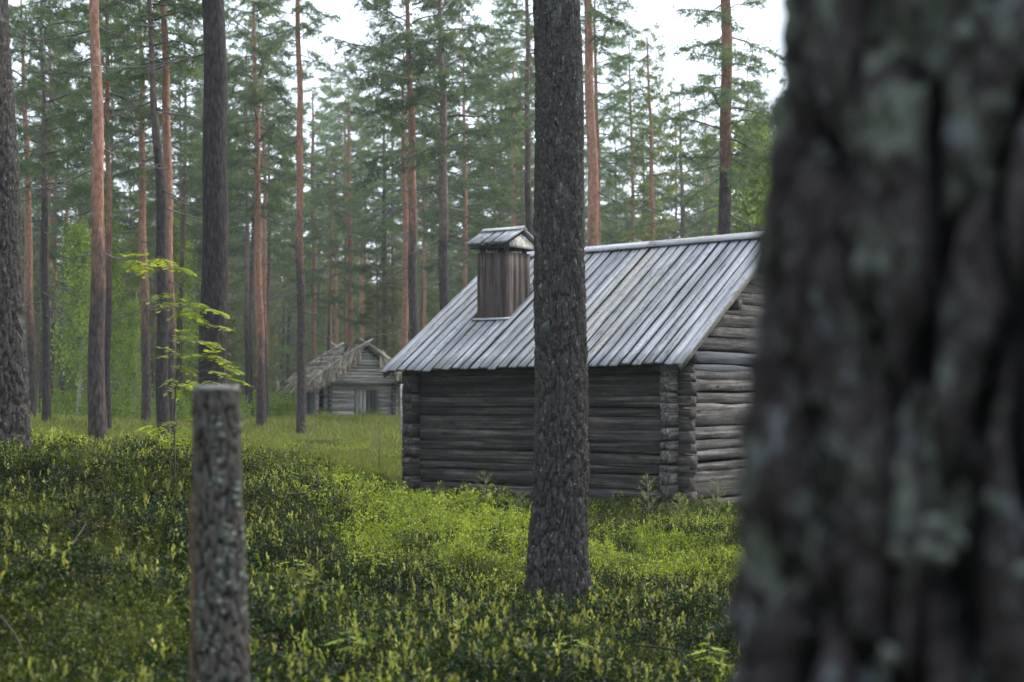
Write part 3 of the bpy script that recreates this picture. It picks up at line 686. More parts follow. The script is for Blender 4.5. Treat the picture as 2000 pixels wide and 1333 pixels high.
# (crown of the central pine is above the frame)
# big dark trunk at the left edge
pine_at([(-14, 892), (-20, 500), (-30, 0)], [124, 108, 96], 14.5, label='dark rough pine trunk cut by the left edge of the picture', mat=M_BARK1,
        disp=double_bark(.028, 9), nth=160, nz=460, dead=0, top=5, change=99, seed=2)
T4, OL, TP = CR_TALL, CR_OLIV, CR_TOP
HAND = [
 # pts, widths, Y, label, change height, mat, crown, cz, cs, dead, top
 ([(194,880),(191,430),(186,0)],[37,25,18],26,'orange trunked pine, grey below, second large trunk from the left edge',3.4,M_PINE,T4[0],8.6,.9,5,5),
 ([(62,828),(55,400),(48,170)],[19,13,8],46,'slim orange pine just right of the dark trunk at the left edge',3.4,M_PINE,T4[1],7.2,1.,4,3),
 ([(89,843),(87,430),(84,200)],[18,13,9],40,'slim grey brown pine with short dead twigs at the far left',6.,M_PINEG,T4[2],6.2,1.,12,3),
 ([(212,852),(212,430),(210,110)],[14,11,8],38,'thin brown pine half hidden by the large orange pine',4.,M_PINE,T4[3],7.,.9,5,3),
 ([(285,832),(279,430),(276,180)],[19,15,11],42,'orange pine with pale dead branches left of the paired trunks',3.5,M_PINE,T4[0],6.6,1.,10,3),
 ([(322,866),(314,420),(298,120)],[26,21,11],32,'grey leaning pine of the crossing pair of trunks',6.5,M_PINEG,T4[1],7.4,.9,6,3),
 ([(331,860),(330,420),(321,90)],[22,19,14],33,'orange pine of the crossing pair of trunks',2.9,M_PINE,T4[2],7.8,.9,4,3),
 ([(421,900),(420,420),(416,0)],[58,50,43],22,'large dark grey pine trunk rising behind the lichen covered post',99.,M_PINEG,T4[3],8.5,1.,2,6),
 ([(445,830),(445,450),(444,200)],[8,7,6],75,'thin bright orange pine against the edge of the large grey trunk',1.5,M_PINE,T4[0],9,1.,0,2.5),
 ([(509,836),(504,430),(500,190)],[20,13,9],46,'straight orange pine left of the far hut with grey foot',2.6,M_PINE,T4[1],6.4,.95,5,3),
 ([(483,830),(482,450),(481,250)],[9,8,6],58,'very thin dark pine left of the straight orange pine',4.,M_PINEG,T4[2],7.5,.8,6,3),
 ([(519,836),(517,450),(515,250)],[10,8,6],52,'thin brown pine just behind the straight orange pine',3.,M_PINE,T4[3],7.5,.8,5,3),
 ([(588,862),(586,400),(582,0)],[19,15,9],42,'slender pinkish pine standing before the left end of the far hut',5.2,M_PINE,T4[0],9.9,.55,9,2),
 ([(613,815),(612,430),(611,300)],[10,9,7],78,'orange pine rising behind the thatched roof left of its ridge',1.5,M_PINE,T4[1],8.5,1.,2,3),
 ([(645,812),(645,480),(645,380)],[7,6,5],95,'leftmost of the thin reddish pines above the hut roof',1.,M_PINE,T4[2],10.,1.1,1,3),
 ([(657,812),(656,480),(656,380)],[7,6,5],92,'second thin reddish pine above the hut roof',1.,M_PINE,T4[3],10.,1.1,1,3),
 ([(676,812),(675,450),(674,300)],[7,6,5],86,'left trunk of the close pair of red pines behind the hut',1.,M_PINE,T4[0],9.,1.1,1,3),
 ([(686,814),(683,450),(681,300)],[12,10,8],82,'right thicker trunk of the close pair of red pines behind the hut',1.,M_PINE,T4[1],9.,1.1,2,3),
 ([(708,812),(706,450),(705,330)],[8,7,6],90,'thin red pine above the gable of the far hut',1.,M_PINE,T4[2],9.5,1.,1,3),
 ([(752,815),(751,470),(750,330)],[11,9,7],76,'grey pine behind the right side of the far hut',12.,M_PINEG,T4[3],8.5,1.,4,3),
 ([(768,815),(767,470),(766,330)],[7,6,5],84,'thin grey pine right of the far hut near the cabin eave',12.,M_PINEG,T4[0],9,1.,3,3),
 ([(792,860),(791,430),(789,280)],[14,12,9],52,'orange pine half behind the tall pink pine at the roof slope',1.2,M_PINE,T4[1],8.4,.9,2,3),
 ([(811,860),(806,400),(797,30)],[21,17,9],42,'tall pink barked pine rising left of the chimney, its upper trunk orange',5.6,M_PINE,T4[2],7.6,1.1,8,2),
 ([(830,850),(828,450),(827,330)],[8,7,6],66,'thin orange pine between the pink pine and the grey pine',1.2,M_PINE,T4[3],8.,.9,4,3),
 ([(872,870),(867,420),(862,130)],[21,18,12],40,'grey trunked pine directly left of the boxed chimney',5.4,M_PINEG,T4[0],7.1,1.1,9,2.5),
 ([(908,850),(907,450),(906,330)],[7,6.5,5],72,'thin bright orange pine showing above the roof slope by the chimney',1.,M_PINE,T4[1],8.5,1.,1,3),
 ([(1005,850),(1004,440),(1003,250)],[10,9,7],60,'orange pine showing behind the chimney cap',1.,M_PINE,T4[2],7.8,1.,3,3),
 ([(1020,850),(1019,440),(1018,270)],[9,8,6],62,'reddish pine between chimney cap and dark central trunk',1.,M_PINE,T4[3],7.8,.9,3,3),
 ([(1033,870),(1032,300),(1029,60)],[15,12,9],46,'grey pine edge touching the left side of the central trunk',7.6,M_PINEG,T4[0],8.3,.9,4,3),
 ([(1160,870),(1157,420),(1150,0)],[28,22,15],34,'pinkish grey pine directly right of the dark central trunk',4.,M_PINE,T4[1],8.9,.75,7,3),
 ([(1170,860),(1168,420),(1164,150)],[12,10,7],50,'slim orange pine tucked behind the pinkish grey pine',3.,M_PINE,T4[2],8.,.8,3,3),
 ([(1279,850),(1275,420),(1268,200)],[12,10,6],50,'slim orange pine above the middle of the cabin ridge with a pointed crown',2.4,M_PINE,TP[0],5.4,1.05,3,2.),
 ([(1334,860),(1332,420),(1330,300)],[11,9,6],56,'small dark trunked pine above the cabin ridge',7.,M_PINEG,TP[1],4.6,.8,7,2),
 ([(1419,880),(1418,420),(1416,0)],[29,25,20],33,'brown orange pine standing alone against white sky right of the ridge',6.5,M_PINE,T4[3],5.9,.75,8,3),
]
for k, (pts, wds, Y, lab, chg, mt, cr, cz, cs, dead, top) in enumerate(HAND):
    pine_at(pts, wds, Y, label=lab, change=chg, mat=mt, crown=cr, cz=cz, cs=cs, dead=dead, top=top, seed=k + 3, dead_z=(3.0, 8.5))

# background pines, shared meshes
def stock_trunk(seed, H, r):
    rs = np.random.RandomState(seed); zs = np.linspace(0, H, 22); ph = rs.rand() * 9
    return cyl_mesh('trunk', zs, np.stack([.08 * np.sin(zs * .35 + ph), .08 * np.cos(zs * .3 + ph)], -1), r * (1 - .8 * zs / H) + r * .2 * np.exp(-zs * 2), 8, [M_PINE])
STK = [stock_trunk(k, 16, .13) for k in range(4)]; STKG = []
for me in STK[:2]:
    m2 = me.copy(); m2.materials.clear(); m2.materials.append(M_PINEG); STKG.append(m2)
def topline(px):      # highest photo row the far crowns may reach
    return np.interp(px, [-300, 0, 500, 560, 600, 660, 700, 760, 1000, 1160, 1200, 1330, 1420, 1500, 1600, 2300], [-60, -30, -20, 230, 265, 300, 170, -20, 20, 20, 90, 130, 150, 150, 120, 60])
rb = random.Random(11); placed = [(P(h[0][0][0], h[0][0][1], h[2]).x, h[2]) for h in HAND]
ZONES = [(190, 'left of the large orange pine'), (420, 'between the large orange pine and the large grey trunk'), (588, 'between the large grey trunk and the far hut'), (770, 'above the far hut'),
         (1040, 'around the chimney'), (1275, 'right of the central trunk'), (1440, 'above the cabin ridge'), (9999, 'beside the huge blurred trunk')]
def bgtree(px, Y, H, cr, label, group, low=.42, mat=None, cscale=1., chg=None):
    x = (px - CXP) / F_PX * Y; z = G(x, Y) - .1
    zn = next((t for lim, t in ZONES if px < lim), ZONES[-1][1]); root = empty('pine_tree', (x, Y, z)); tag(root, label + ' ' + zn, 'pine tree', group + ' ' + zn)
    s = H / 16
    tk = link('trunk', mat or rb.choice(STK + STKG), root); tk.scale = (s * rb.uniform(.75, 1.15),) * 2 + (s,); tk['bark_change'] = float(chg if chg is not None else rb.uniform(2, 7))
    ch = H * (1 - low); a = rb.uniform(0, 6.28)
    for nm, me in (('crown', cr[0]), ('branches', cr[1])):
        o = link(nm, me, root, loc=(0, 0, H * low)); k = ch / 8.3; o.scale = (cscale, cscale, k); o.rotation_euler = (0, 0, a)
    for k in range(rb.randrange(0, 4)):
        o = link('branch', rb.choice(DEAD), root, loc=(0, 0, rb.uniform(1.5, H * low))); o.rotation_euler = (0, .1, rb.uniform(0, 6.28))
def ok(x, y, d):
    return all((x - a) ** 2 + (y - b) ** 2 > d * d for a, b in placed)
cnt = 0
for tries in range(4000):
    if cnt >= 245: break
    Y = rb.uniform(56, 130); px = rb.uniform(-250, 2150)
    if 540 < px < 790 and Y < 72: continue
    x = (px - CXP) / F_PX * Y
    if not ok(x, Y, 2.3): continue
    ty = topline(px) + rb.uniform(0, 90); H = EYE + (HOR - ty) / F_PX * Y
    H = min(H, rb.uniform(14.5, 19))
    if H < 7: continue
    placed.append((x, Y)); cnt += 1
    young = rb.random() < .5
    if young: bgtree(px, Y, min(H, rb.uniform(8, 12)), rb.choice(CR_OLIV + CR_TOP), 'olive green young far pine', 'young far pines', .22, cscale=rb.uniform(.8, 1.15))
    else: bgtree(px, Y, H, rb.choice(CR_TALL), 'tall thin far pine', 'tall far pines', .40, cscale=rb.uniform(.9, 1.2))

# nearer young trees that fill the middle of the view
def birch(px, py, Y, H, label, cs=1., k=0):
    b = P(px, py, Y); z = G(b.x, b.y) - .1; root = empty('birch_tree', (b.x, b.y, z)); tag(root, label, 'birch tree', None)
    zs = np.linspace(0, H, 20); tk = link('trunk', cyl_mesh('trunk', zs, np.stack([.12 * np.sin(zs * .5 + k), .1 * np.sin(zs * .4)], -1), .06 * (1 - .85 * zs / H) + .01, 10, [M_BIRCHB]), root); tk['bark_change'] = 99.
    cr = CR_BIRCH[k % 2]
    for nm, me in (('crown', cr[0]), ('branches', cr[1])):
        o = link(nm, me, root, loc=(0, 0, H * .22)); o.scale = (cs, cs, H * .80 / 6); o.rotation_euler = (0, 0, k * 1.3)
birch(150, 835, 56, 7.5, 'light green birch in leaf between the slim pines at the far left', .8, 0)
birch(205, 835, 62, 9.5, 'tall light green birch behind the large orange pine', .9, 1)
birch(258, 822, 55, 4.6, 'thin pale stemmed birch left of the paired pine trunks', .5, 0)
birch(345, 830, 66, 9., 'leafy birch behind the crossing pair of pine trunks', .9, 1)
birch(1475, 840, 40, 8.6, 'fresh green birch above the right end of the cabin ridge', 1.05, 0)
birch(1550, 840, 44, 9.0, 'green birch beside the huge blurred trunk', 1., 1)

# ------------------------------------------------------------------ far hut
HY = 60.; hb0 = P(706, 820, HY); hzg = G(hb0.x, hb0.y)
hz0 = P(706, 820, HY).z
hut = empty('thatched_hut', (hb0.x, HY, hz0), (0, 0, R(20))); tag(hut, 'small pale log hut with ragged straw and pole roof at the edge of the clearing', 'hut')
hw_, hl = 1.27, 3.3      # half width, length; front gable at local y=0 facing -y
kx = HY / F_PX
zw = (820 - 746) * kx    # wall height
nl = 9; lh = zw / nl
for k in range(nl):
    for a, b in ((-hw_ - .12, -.27), (.62, hw_ + .12)) if k < nl - 2 else ((-hw_ - .12, hw_ + .12),):
        link('log', log_mesh(b - a, lh - .012, .14, 700 + k + int(a * 3), M_HUT, .006), hut, M=frame((a, .07, lh * (k + .5)), (1, 0, 0), (0, 0, 1)))
    for xx in (-hw_ + .07, hw_ - .07):
        link('log', log_mesh(hl + .3, lh - .012, .14, 720 + k, M_HUTD, .006), hut, M=frame((xx, -.15, lh * (k + .1) + lh * .5), (0, 1, 0), (0, 0, 1)))
    link('log', log_mesh(2 * hw_ + .2, lh - .012, .14, 740 + k, M_HUTD, .006), hut, M=frame((-hw_ - .1, hl - .07, lh * (k + .5)), (1, 0, 0), (0, 0, 1)))
dd = Bld(); dd.box(-.26, .61, .05, .10, .02, lh * (nl - 2)); hd = link('door', dd.mesh('door', [M_HUTD]), hut)
for k in range(6):
    link('plank', board_mesh(lh * (nl - 2) - .03, .135, .03, k, M_HUT if k < 3 else M_HUTD, .002), hd, M=frame((-.185 + .144 * k, .02, .03), (0, 0, 1), (0, -1, 0)))
# overhanging boarded gable
zp = (820 - 686) * kx; gk = 0; z = zw; oy = -.45
half0 = hw_ + .12
while z < zp - .08:
    h = .115; f = min(half0, max(.06, ((820 - 676) * kx - z - h - .06) / .68)) / half0
    link('gable_board', board_mesh(2 * half0 * f, h - .012, .05, 760 + gk, M_HUT, .0), hut, M=frame((-half0 * f, oy, z + h / 2), (1, 0, 0), (0, -1, 0)))
    z += h; gk += 1
fb = Bld(); fb.box(-half0 - .05, half0 + .05, oy - .06, oy + .06, zw - .06, zw - .002); link('beam', fb.mesh('beam', [M_HUT]), hut)
fb = Bld(); fb.box(-half0, half0, oy + .04, .0, zw - .04, zw - .01); link('soffit', fb.mesh('soffit', [M_HUTD]), hut)
# dark lean-to of upright boards along the left side
for k in range(9):
    y_ = .35 + k * .36
    link('upright_board', board_mesh(zw + .1, .33, .03, 780 + k, M_HUTD), hut, M=frame((-hw_ - .35, y_, -.1), (0, 0, 1), (-1, 0, 0)))
for y_ in (.08, 3.3):
    pb = Bld(); pb.box(-hw_ - .42, -hw_ - .3, y_, y_ + .14, -.1, zw + .05); link('corner_post', pb.mesh('corner_post', [M_HUT]), hut)
# thatch
zrg = (820 - 676) * kx; rw = hw_ + .72; ze_h = zrg - rw * .68
rsn = np.random.RandomState(4)
th_ = Bld(); nu, nv = 34, 26
for s in (-1, 1):
    for lay in (0, 1):
        U, Vv = np.meshgrid(np.linspace(0, 1, nu), np.linspace(0, 1, nv))
        x = s * rw * U; y = -.62 + (hl + 1.1) * Vv; z = zrg - rw * .68 * U - .1 * np.sin(U * 3.14) * -1
        z = z + (vnoise(np.stack([U * 14, Vv * 9, U * 0 + s], -1)) - .5) * .12 - lay * .16
        i = np.arange(nv - 1)[:, None] * nu; j = np.arange(nu - 1)[None]
        Q = np.stack([i + j, i + j + 1, i + nu + j + 1, i + nu + j], -1).reshape(-1, 4)
        th_.add(np.stack([x, y, z], -1).reshape(-1, 3), Q)
thatch = link('roof', th_.mesh('roof', [M_STRAW], smooth=True), hut)
# straw strands over the slopes and hanging at eaves and verges
st = Bld(); N_ = 5200
U = rsn.rand(N_) ** .8; Vv = rsn.rand(N_); sgn = np.where(rsn.rand(N_) < .5, -1, 1); edge = rsn.rand(N_) < .3; Vv = np.where(edge, rsn.rand(N_) * .07, Vv)
x = sgn * rw * U; y = -.66 + (hl + 1.1) * Vv; z = zrg - rw * .68 * U + .1 * np.sin(U * 3.14) + .02
ln = rsn.uniform(.2, .5, N_); dx = sgn * ln * rsn.uniform(.5, 1, N_); dy = rsn.normal(0, .10, N_) - np.where(edge, .07, 0); dz = -.68 * np.abs(dx) + rsn.uniform(-.02, .07, N_) - np.where(edge, .12, 0) - np.where(U > .9, .12, 0)
p0 = np.stack([x, y, z], -1); p1 = p0 + np.stack([dx, dy, dz], -1); wv = np.stack([rsn.normal(0, 1, N_) * .012, np.full(N_, .02), np.zeros(N_)], -1)
Vs = np.stack([p0 - wv, p0 + wv, p1 + wv * .4, p1 - wv * .4], 1).reshape(-1, 3)
st.add(Vs, np.arange(len(Vs)).reshape(-1, 4), a=np.repeat(np.clip(rsn.normal(.45, .28, N_), 0, 1), 4)); so = link('straw', st.mesh('straw', [M_STRAND], attr='rnd'), thatch); tag(so, kind='stuff')
# thick bundles of straw hanging over the verges and eaves
for k in range(13):
    s = -1 if k < 9 else 1
    u = (.16 + .095 * k) if k < 9 else .3 + .16 * (k - 9); y_c = -.60; zc = zrg - rw * .68 * u + .14
    bb = Bld(); m_ = 90; f_ = rsn.uniform(-1, 1, m_); lb_ = rsn.uniform(.32, .62, m_)
    q0 = np.stack([s * rw * u + f_ * .07, y_c + rsn.normal(0, .05, m_), zc + rsn.normal(0, .03, m_)], -1)
    q1 = q0 + np.stack([s * .12 + f_ * .16, -.10 + rsn.normal(0, .07, m_), -lb_], -1); qw = np.tile([.016, .004, 0], (m_, 1))
    Vb = np.stack([q0 - qw, q0 + qw, q1 + qw * .6, q1 - qw * .6], 1).reshape(-1, 3)
    bb.add(Vb, np.arange(len(Vb)).reshape(-1, 4), a=np.repeat(np.clip(rsn.normal(.35 + .4 * (k % 2), .25, m_), 0, 1), 4)); bb.tube(np.array([[s * rw * u - .11, y_c - .06, zc - .04], [s * rw * u + .11, y_c - .06, zc - .06]]), .012, 5)
    link('straw_bundle', bb.mesh('straw_bundle', [M_STRAND], attr='rnd'), thatch)
# poles laid along the slopes
pr = random.Random(5)
for s in (-1, 1):
    for k in range(8):
        u = .06 + k * .125; zc = zrg - rw * .68 * u + .1 * math.sin(u * 3.14) + .07
        a = -.66 + pr.uniform(-.1, .15); b_ = hl + .35 + pr.uniform(-.15, .3)
        tb = Bld(); tt = np.linspace(0, 1, 9); tb.tube(np.stack([s * rw * u + np.cumsum(rsn.uniform(-.02, .02, 9)), a + (b_ - a) * tt, zc + rsn.uniform(-.02, .02, 9)], -1), rsn.uniform(.025, .04), 6)
        link('roof_pole', tb.mesh('roof_pole', [M_HUT if k % 2 else M_STRAW]), thatch)
# crossed rafter poles at both gables and hooked sticks
for y_ in (-.66, hl + .4):
    for s in (-1, 1):
        a = np.array([s * -.24, y_ + s * .045, zrg + .24]); b_ = np.array([s * (rw + .05), y_ + s * .045, ze_h + .06])
        tb = Bld(); tt = np.linspace(0, 1, 7)[:, None]; p_ = a + (b_ - a) * tt; p_[:, 2] += .07 * np.sin(tt[:, 0] * 3.1); tb.tube(p_, .034, 7)
        link('crossed_pole', tb.mesh('crossed_pole', [M_HUT]), hut)
for k in range(12):
    s = -1 if k < 8 else 1; u = pr.uniform(.12, .85); y_ = pr.choice((-.7, -.6, .3, 1.5, hl + .3)) + pr.uniform(-.1, .2); zc = zrg - rw * .68 * u + .1
    p_ = np.array([[s * rw * u, y_, zc], [s * rw * u - .1 * s, y_ - .05, zc + .22], [s * rw * u - .22 * s, y_, zc + pr.uniform(.4, .55)]])
    tb = Bld(); tb.tube(p_, [.024, .02, .01], 6); link('stick', tb.mesh('stick', [M_LOG]), hut)
# pole standing in the gap between hut and cabin
q = P(785, 800, 40); pole = Bld(); pole.tube(np.array([[0, 0, -.2], [.01, 0, .6], [-.01, 0, 1.45]]), [.045, .04, .035], 8)
po = link('wooden_pole', pole.mesh('wooden_pole', [M_HUT], True), loc=(q.x, q.y, G(q.x, q.y))); tag(po, 'pale upright pole in the gap between thatched hut and cabin', 'pole')

# ------------------------------------------------------------------ huge blurred trunk and post
big = empty('old_tree', (0, 0, 0)); BY = 1.72
bx = (1985 - CXP) / F_PX * BY; big.location = (bx, BY, G(bx, BY) - .1); tag(big, 'huge blurred lichen spotted trunk filling the right edge of the view', 'tree')
zs = np.linspace(0, 3.4, 520); zg = big.location.z
edge_px = np.interp(zs + zg - EYE, [-.4, -.298, -.116, .046, .18, .31, .42, .8], [1462, 1468, 1488, 1514, 1536, 1562, 1582, 1610])
left = (edge_px - CXP) / F_PX * BY; rad = np.clip((bx - left) * 1.0, .2, .4)
cen = np.stack([zs * 0, zs * 0 + .02], -1)
tk = link('trunk', cyl_mesh('trunk', zs, cen, rad, 420, [M_BARKBIG], cell_bark(.038, .075, .30, 21, .6)), big)
def lichens(parent, n, rfun, zr_, amin, amax, seed, size, cx=0.):
    rs = np.random.RandomState(seed); b = Bld(); a_all = []
    cl = [(rs.uniform(amin, amax), rs.uniform(*zr_)) for _ in range(max(4, n // 14))]
    for k in range(n):
        ca, cz_ = cl[rs.randint(len(cl))]; a = ca + rs.normal(0, .16); z = cz_ + rs.normal(0, .035 if size < .02 else .09); r = rfun(z) * 1.0
        if not zr_[0] < z < zr_[1]: continue
        c = np.array([cx + r * math.cos(a), r * math.sin(a), z]); nrm = np.array([math.cos(a), math.sin(a), 0.]); t1 = np.array([-math.sin(a), math.cos(a), 0]); t2 = np.array([0, 0, 1.])
        s = size * rs.uniform(.5, 1.3); m = 9; ph = np.arange(m) * 2 * math.pi / m
        rr_ = s * rs.uniform(.55, 1.2, m); V = [c + nrm * s * .3]
        for q in range(m): V.append(c + (t1 * math.cos(ph[q]) + t2 * math.sin(ph[q])) * rr_[q] + nrm * rs.uniform(-.05, .5) * s)
        for q in range(m): V.append(c + (t1 * math.cos(ph[q]) + t2 * math.sin(ph[q])) * rr_[q] * .6 - nrm * s * .4)
        T = [(0, 1 + q, 1 + (q + 1) % m) for q in range(m)]; Q = [(1 + q, 1 + m + q, 1 + m + (q + 1) % m, 1 + (q + 1) % m) for q in range(m)]
        b.add(V, Q, T, rs.rand())
    o = link('lichen', b.mesh('lichen', [M_LICH], attr='rnd'), parent); tag(o, kind='stuff'); return o
lichens(big, 160, lambda z: float(np.interp(z, zs, rad)) + .004, (1.0, 2.6), math.pi, 1.75 * math.pi, 5, .0095)

post = empty('fence_post', (0, 0, 0)); PY_ = 4.8
pb = P(431, 1333, PY_); pt = P(422, 762, PY_); gzp = G(pb.x, PY_)
post.location = (pb.x, PY_, gzp - .1); tag(post, 'blurred grey fence post covered in lichen, standing nearest on the left', 'fence post')
zt = pt.z - post.location.z; z1 = pb.z - post.location.z; zs = np.linspace(0, zt, 260)
cen = np.stack([(pt.x - pb.x) * np.clip((zs - z1) / (zt - z1), -.5, 1) , zs * 0], -1)
rad = np.interp(zs, [0, z1, zt - .25, zt - .03, zt], [.098, .0835, .067, .0645, .0625])
dsp = cell_bark(.008, .024, .07, 33, .8)
tk = link('shaft', cyl_mesh('shaft', zs, cen, rad, 120, [M_POST], dsp, smooth=True), post)
# sawn face along the left side and sawn top
sb_ = Bld(); 
for k in range(12):
    pass
zz = np.linspace(.1, zt - .3, 30); V = []; 
cxs = np.interp(zz, zs, cen[:, 0]); rds = np.interp(zz, zs, rad)
for k in range(30):
    a0, a1 = math.pi * .93, math.pi * 1.24
    r_ = rds[k] * 1.03 + .008; wdt = np.interp(k, [0, 20, 29], [1, .8, .1])
    am = (a0 + a1) / 2
    for a in (am - (am - a0) * wdt, am + (a1 - am) * wdt): V.append((cxs[k] + r_ * math.cos(a) , r_ * math.sin(a), zz[k]))
    V.append((cxs[k] + .5 * r_ * math.cos(am), .5 * r_ * math.sin(am), zz[k]))
Qs = [(3 * k + p_, 3 * k + (p_ + 1) % 3, 3 * k + 3 + (p_ + 1) % 3, 3 * k + 3 + p_) for k in range(29) for p_ in range(3)]
M_SAWN = wood('bare_brown_wood', (.08, .05, .03), (.18, .11, .065), (.28, .18, .11), grain=40)
sb_.add(V, Qs); link('bare_strip', sb_.mesh('bare_strip', [M_SAWN]), post)
tp = Bld(); a = np.arange(40) * 2 * math.pi / 40; ir = .064 + .003 * np.sin(a * 5)
ring = np.stack([cen[-1, 0] + ir * np.cos(a), ir * np.sin(a), np.full(40, zt + .001)], -1); ring2 = ring + [0, 0, .012]; ring3 = ring2 * [1, 1, 1]; c0 = np.array([[cen[-1, 0], 0, zt + .016]])
tp.add(np.vstack([ring, ring2, c0]), [(k, (k + 1) % 40, 40 + (k + 1) % 40, 40 + k) for k in range(40)], [(80, 40 + k, 40 + (k + 1) % 40) for k in range(40)])
link('sawn_top', tp.mesh('sawn_top', [M_HUT]), post)
lichens(post, 260, lambda z: float(np.interp(z, zs, rad)) + .001, (.55, zt - .06), math.pi * 1.2, 1.98 * math.pi, 8, .0085, cx=float(cen[len(cen) // 2, 0]))

# ------------------------------------------------------------------ plant library for scatter
def leaves(Bv, At, c, d, l, w_, rs, a):
    sv = np.cross(d, rs.normal(0, 1, c.shape)); sv /= np.linalg.norm(sv, axis=1)[:, None] + 1e-6
    Bv.append(np.stack([c, c + d * l * .5 + sv * w_, c + d * l, c + d * l * .5 - sv * w_], 1).reshape(-1, 3)); At.append(np.repeat(a, 4))
def shrub(seed, n, h, R_, size, mat, hue=(.4, .2), tipp=0., nl=13, spread=.5, ar=.33, up=.4):
    rs = np.random.RandomState(seed); Bv = []; At = []; wb = []
    for s in range(n):
        a = rs.uniform(0, 6.28); r = R_ * math.sqrt(rs.rand()); b = np.array([r * math.cos(a), r * math.sin(a), -.03]); H = h * rs.uniform(.55, 1.1)
        e = b + np.array([rs.normal(0, .25) * H * spread, rs.normal(0, .25) * H * spread, H])
        t = rs.uniform(.2, 1.0, nl); c = b + (e - b) * t[:, None] + rs.normal(0, .012, (nl, 3))
        d = rs.normal(0, 1, (nl, 3)) + [0, 0, up]; d /= np.linalg.norm(d, axis=1)[:, None]
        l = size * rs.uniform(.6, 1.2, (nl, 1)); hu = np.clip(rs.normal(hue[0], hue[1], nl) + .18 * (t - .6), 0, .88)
        leaves(Bv, At, c, d, l, l * ar, rs, hu)
        # stem
        sv = np.array([.0022, .001, 0]); Bv.append(np.array([b - sv, b + sv, e + sv * .4, e - sv * .4])); At.append(np.full(4, .3))
        if rs.rand() < tipp:
            m = 6; c = e + np.stack([rs.normal(0, .003, m), rs.normal(0, .003, m), np.linspace(-.012, .03, m)], -1)
            d = rs.normal(0, .34, (m, 3)) + [0, 0, 1]; d /= np.linalg.norm(d, axis=1)[:, None]
            leaves(Bv, At, c, d, np.full((m, 1), size * 1.25), np.full((m, 1), size * .3), rs, np.clip(rs.normal(.97, .03, m), .9, 1))
    V = np.vstack(Bv); return mk_mesh('plant', V, np.arange(len(V)).reshape(-1, 4), None, [mat], attrs={'rnd': np.concatenate(At)})
def grass(seed, n, h, R_, mat, wid=.004):
    rs = np.random.RandomState(seed); r = R_ * np.sqrt(rs.rand(n)); a = rs.uniform(0, 6.28, n); b = np.stack([r * np.cos(a), r * np.sin(a), -.02 + 0 * r], -1)
    H = h * rs.uniform(.4, 1.1, n); ln = rs.normal(0, .35, (n, 2)); m = b + np.stack([ln[:, 0] * H * .4, ln[:, 1] * H * .4, H * .6], -1); e = b + np.stack([ln[:, 0] * H * 1.1, ln[:, 1] * H * 1.1, H * .95], -1)
    sv = rs.normal(0, 1, (n, 3)) * [1, 1, 0]; sv /= np.linalg.norm(sv, axis=1)[:, None]; sv *= wid
    V = np.stack([b - sv, b + sv, m + sv * .8, m - sv * .8, e + sv * .1, e - sv * .1], 1).reshape(-1, 3); k = np.arange(n)[:, None] * 6
    Q = np.concatenate([k + [0, 1, 2, 3], k + [3, 2, 4, 5]]); return mk_mesh('grass', V, Q, None, [mat], attrs={'rnd': np.repeat(np.clip(rs.normal(.5, .25, n), 0, 1), 6)})
def shoots(seed, n, mat):
    rs = np.random.RandomState(seed); Bv = []; At = []
    for s in range(n):
        a = rs.uniform(0, 6.28); r = .12 * rs.rand(); b = np.array([r * math.cos(a), r * math.sin(a), .02]); H = rs.uniform(.12, .25); e = b + np.array([rs.normal(0, .02), rs.normal(0, .02), H])
        sv = np.array([.002, .0, 0]); Bv.append(np.array([b - sv, b + sv, e + sv, e - sv])); At.append(np.full(4, .1))
        m = rs.randint(7, 12); sz = rs.uniform(.7, 1.3); c = e + np.stack([rs.normal(0, .004, m), rs.normal(0, .004, m), np.linspace(-.045, .02, m) * sz], -1)
        d = rs.normal(0, .38, (m, 3)) + [0, 0, 1]; d /= np.linalg.norm(d, axis=1)[:, None]
        leaves(Bv, At, c, d, np.full((m, 1), .027 * sz), np.full((m, 1), .0055 * sz), rs, np.clip(rs.normal(.6, .22) + rs.normal(0, .1, m), 0, 1))
    V = np.vstack(Bv); return mk_mesh('shoot', V, np.arange(len(V)).reshape(-1, 4), None, [mat], attrs={'rnd': np.concatenate(At)})
SRC_N = [0]
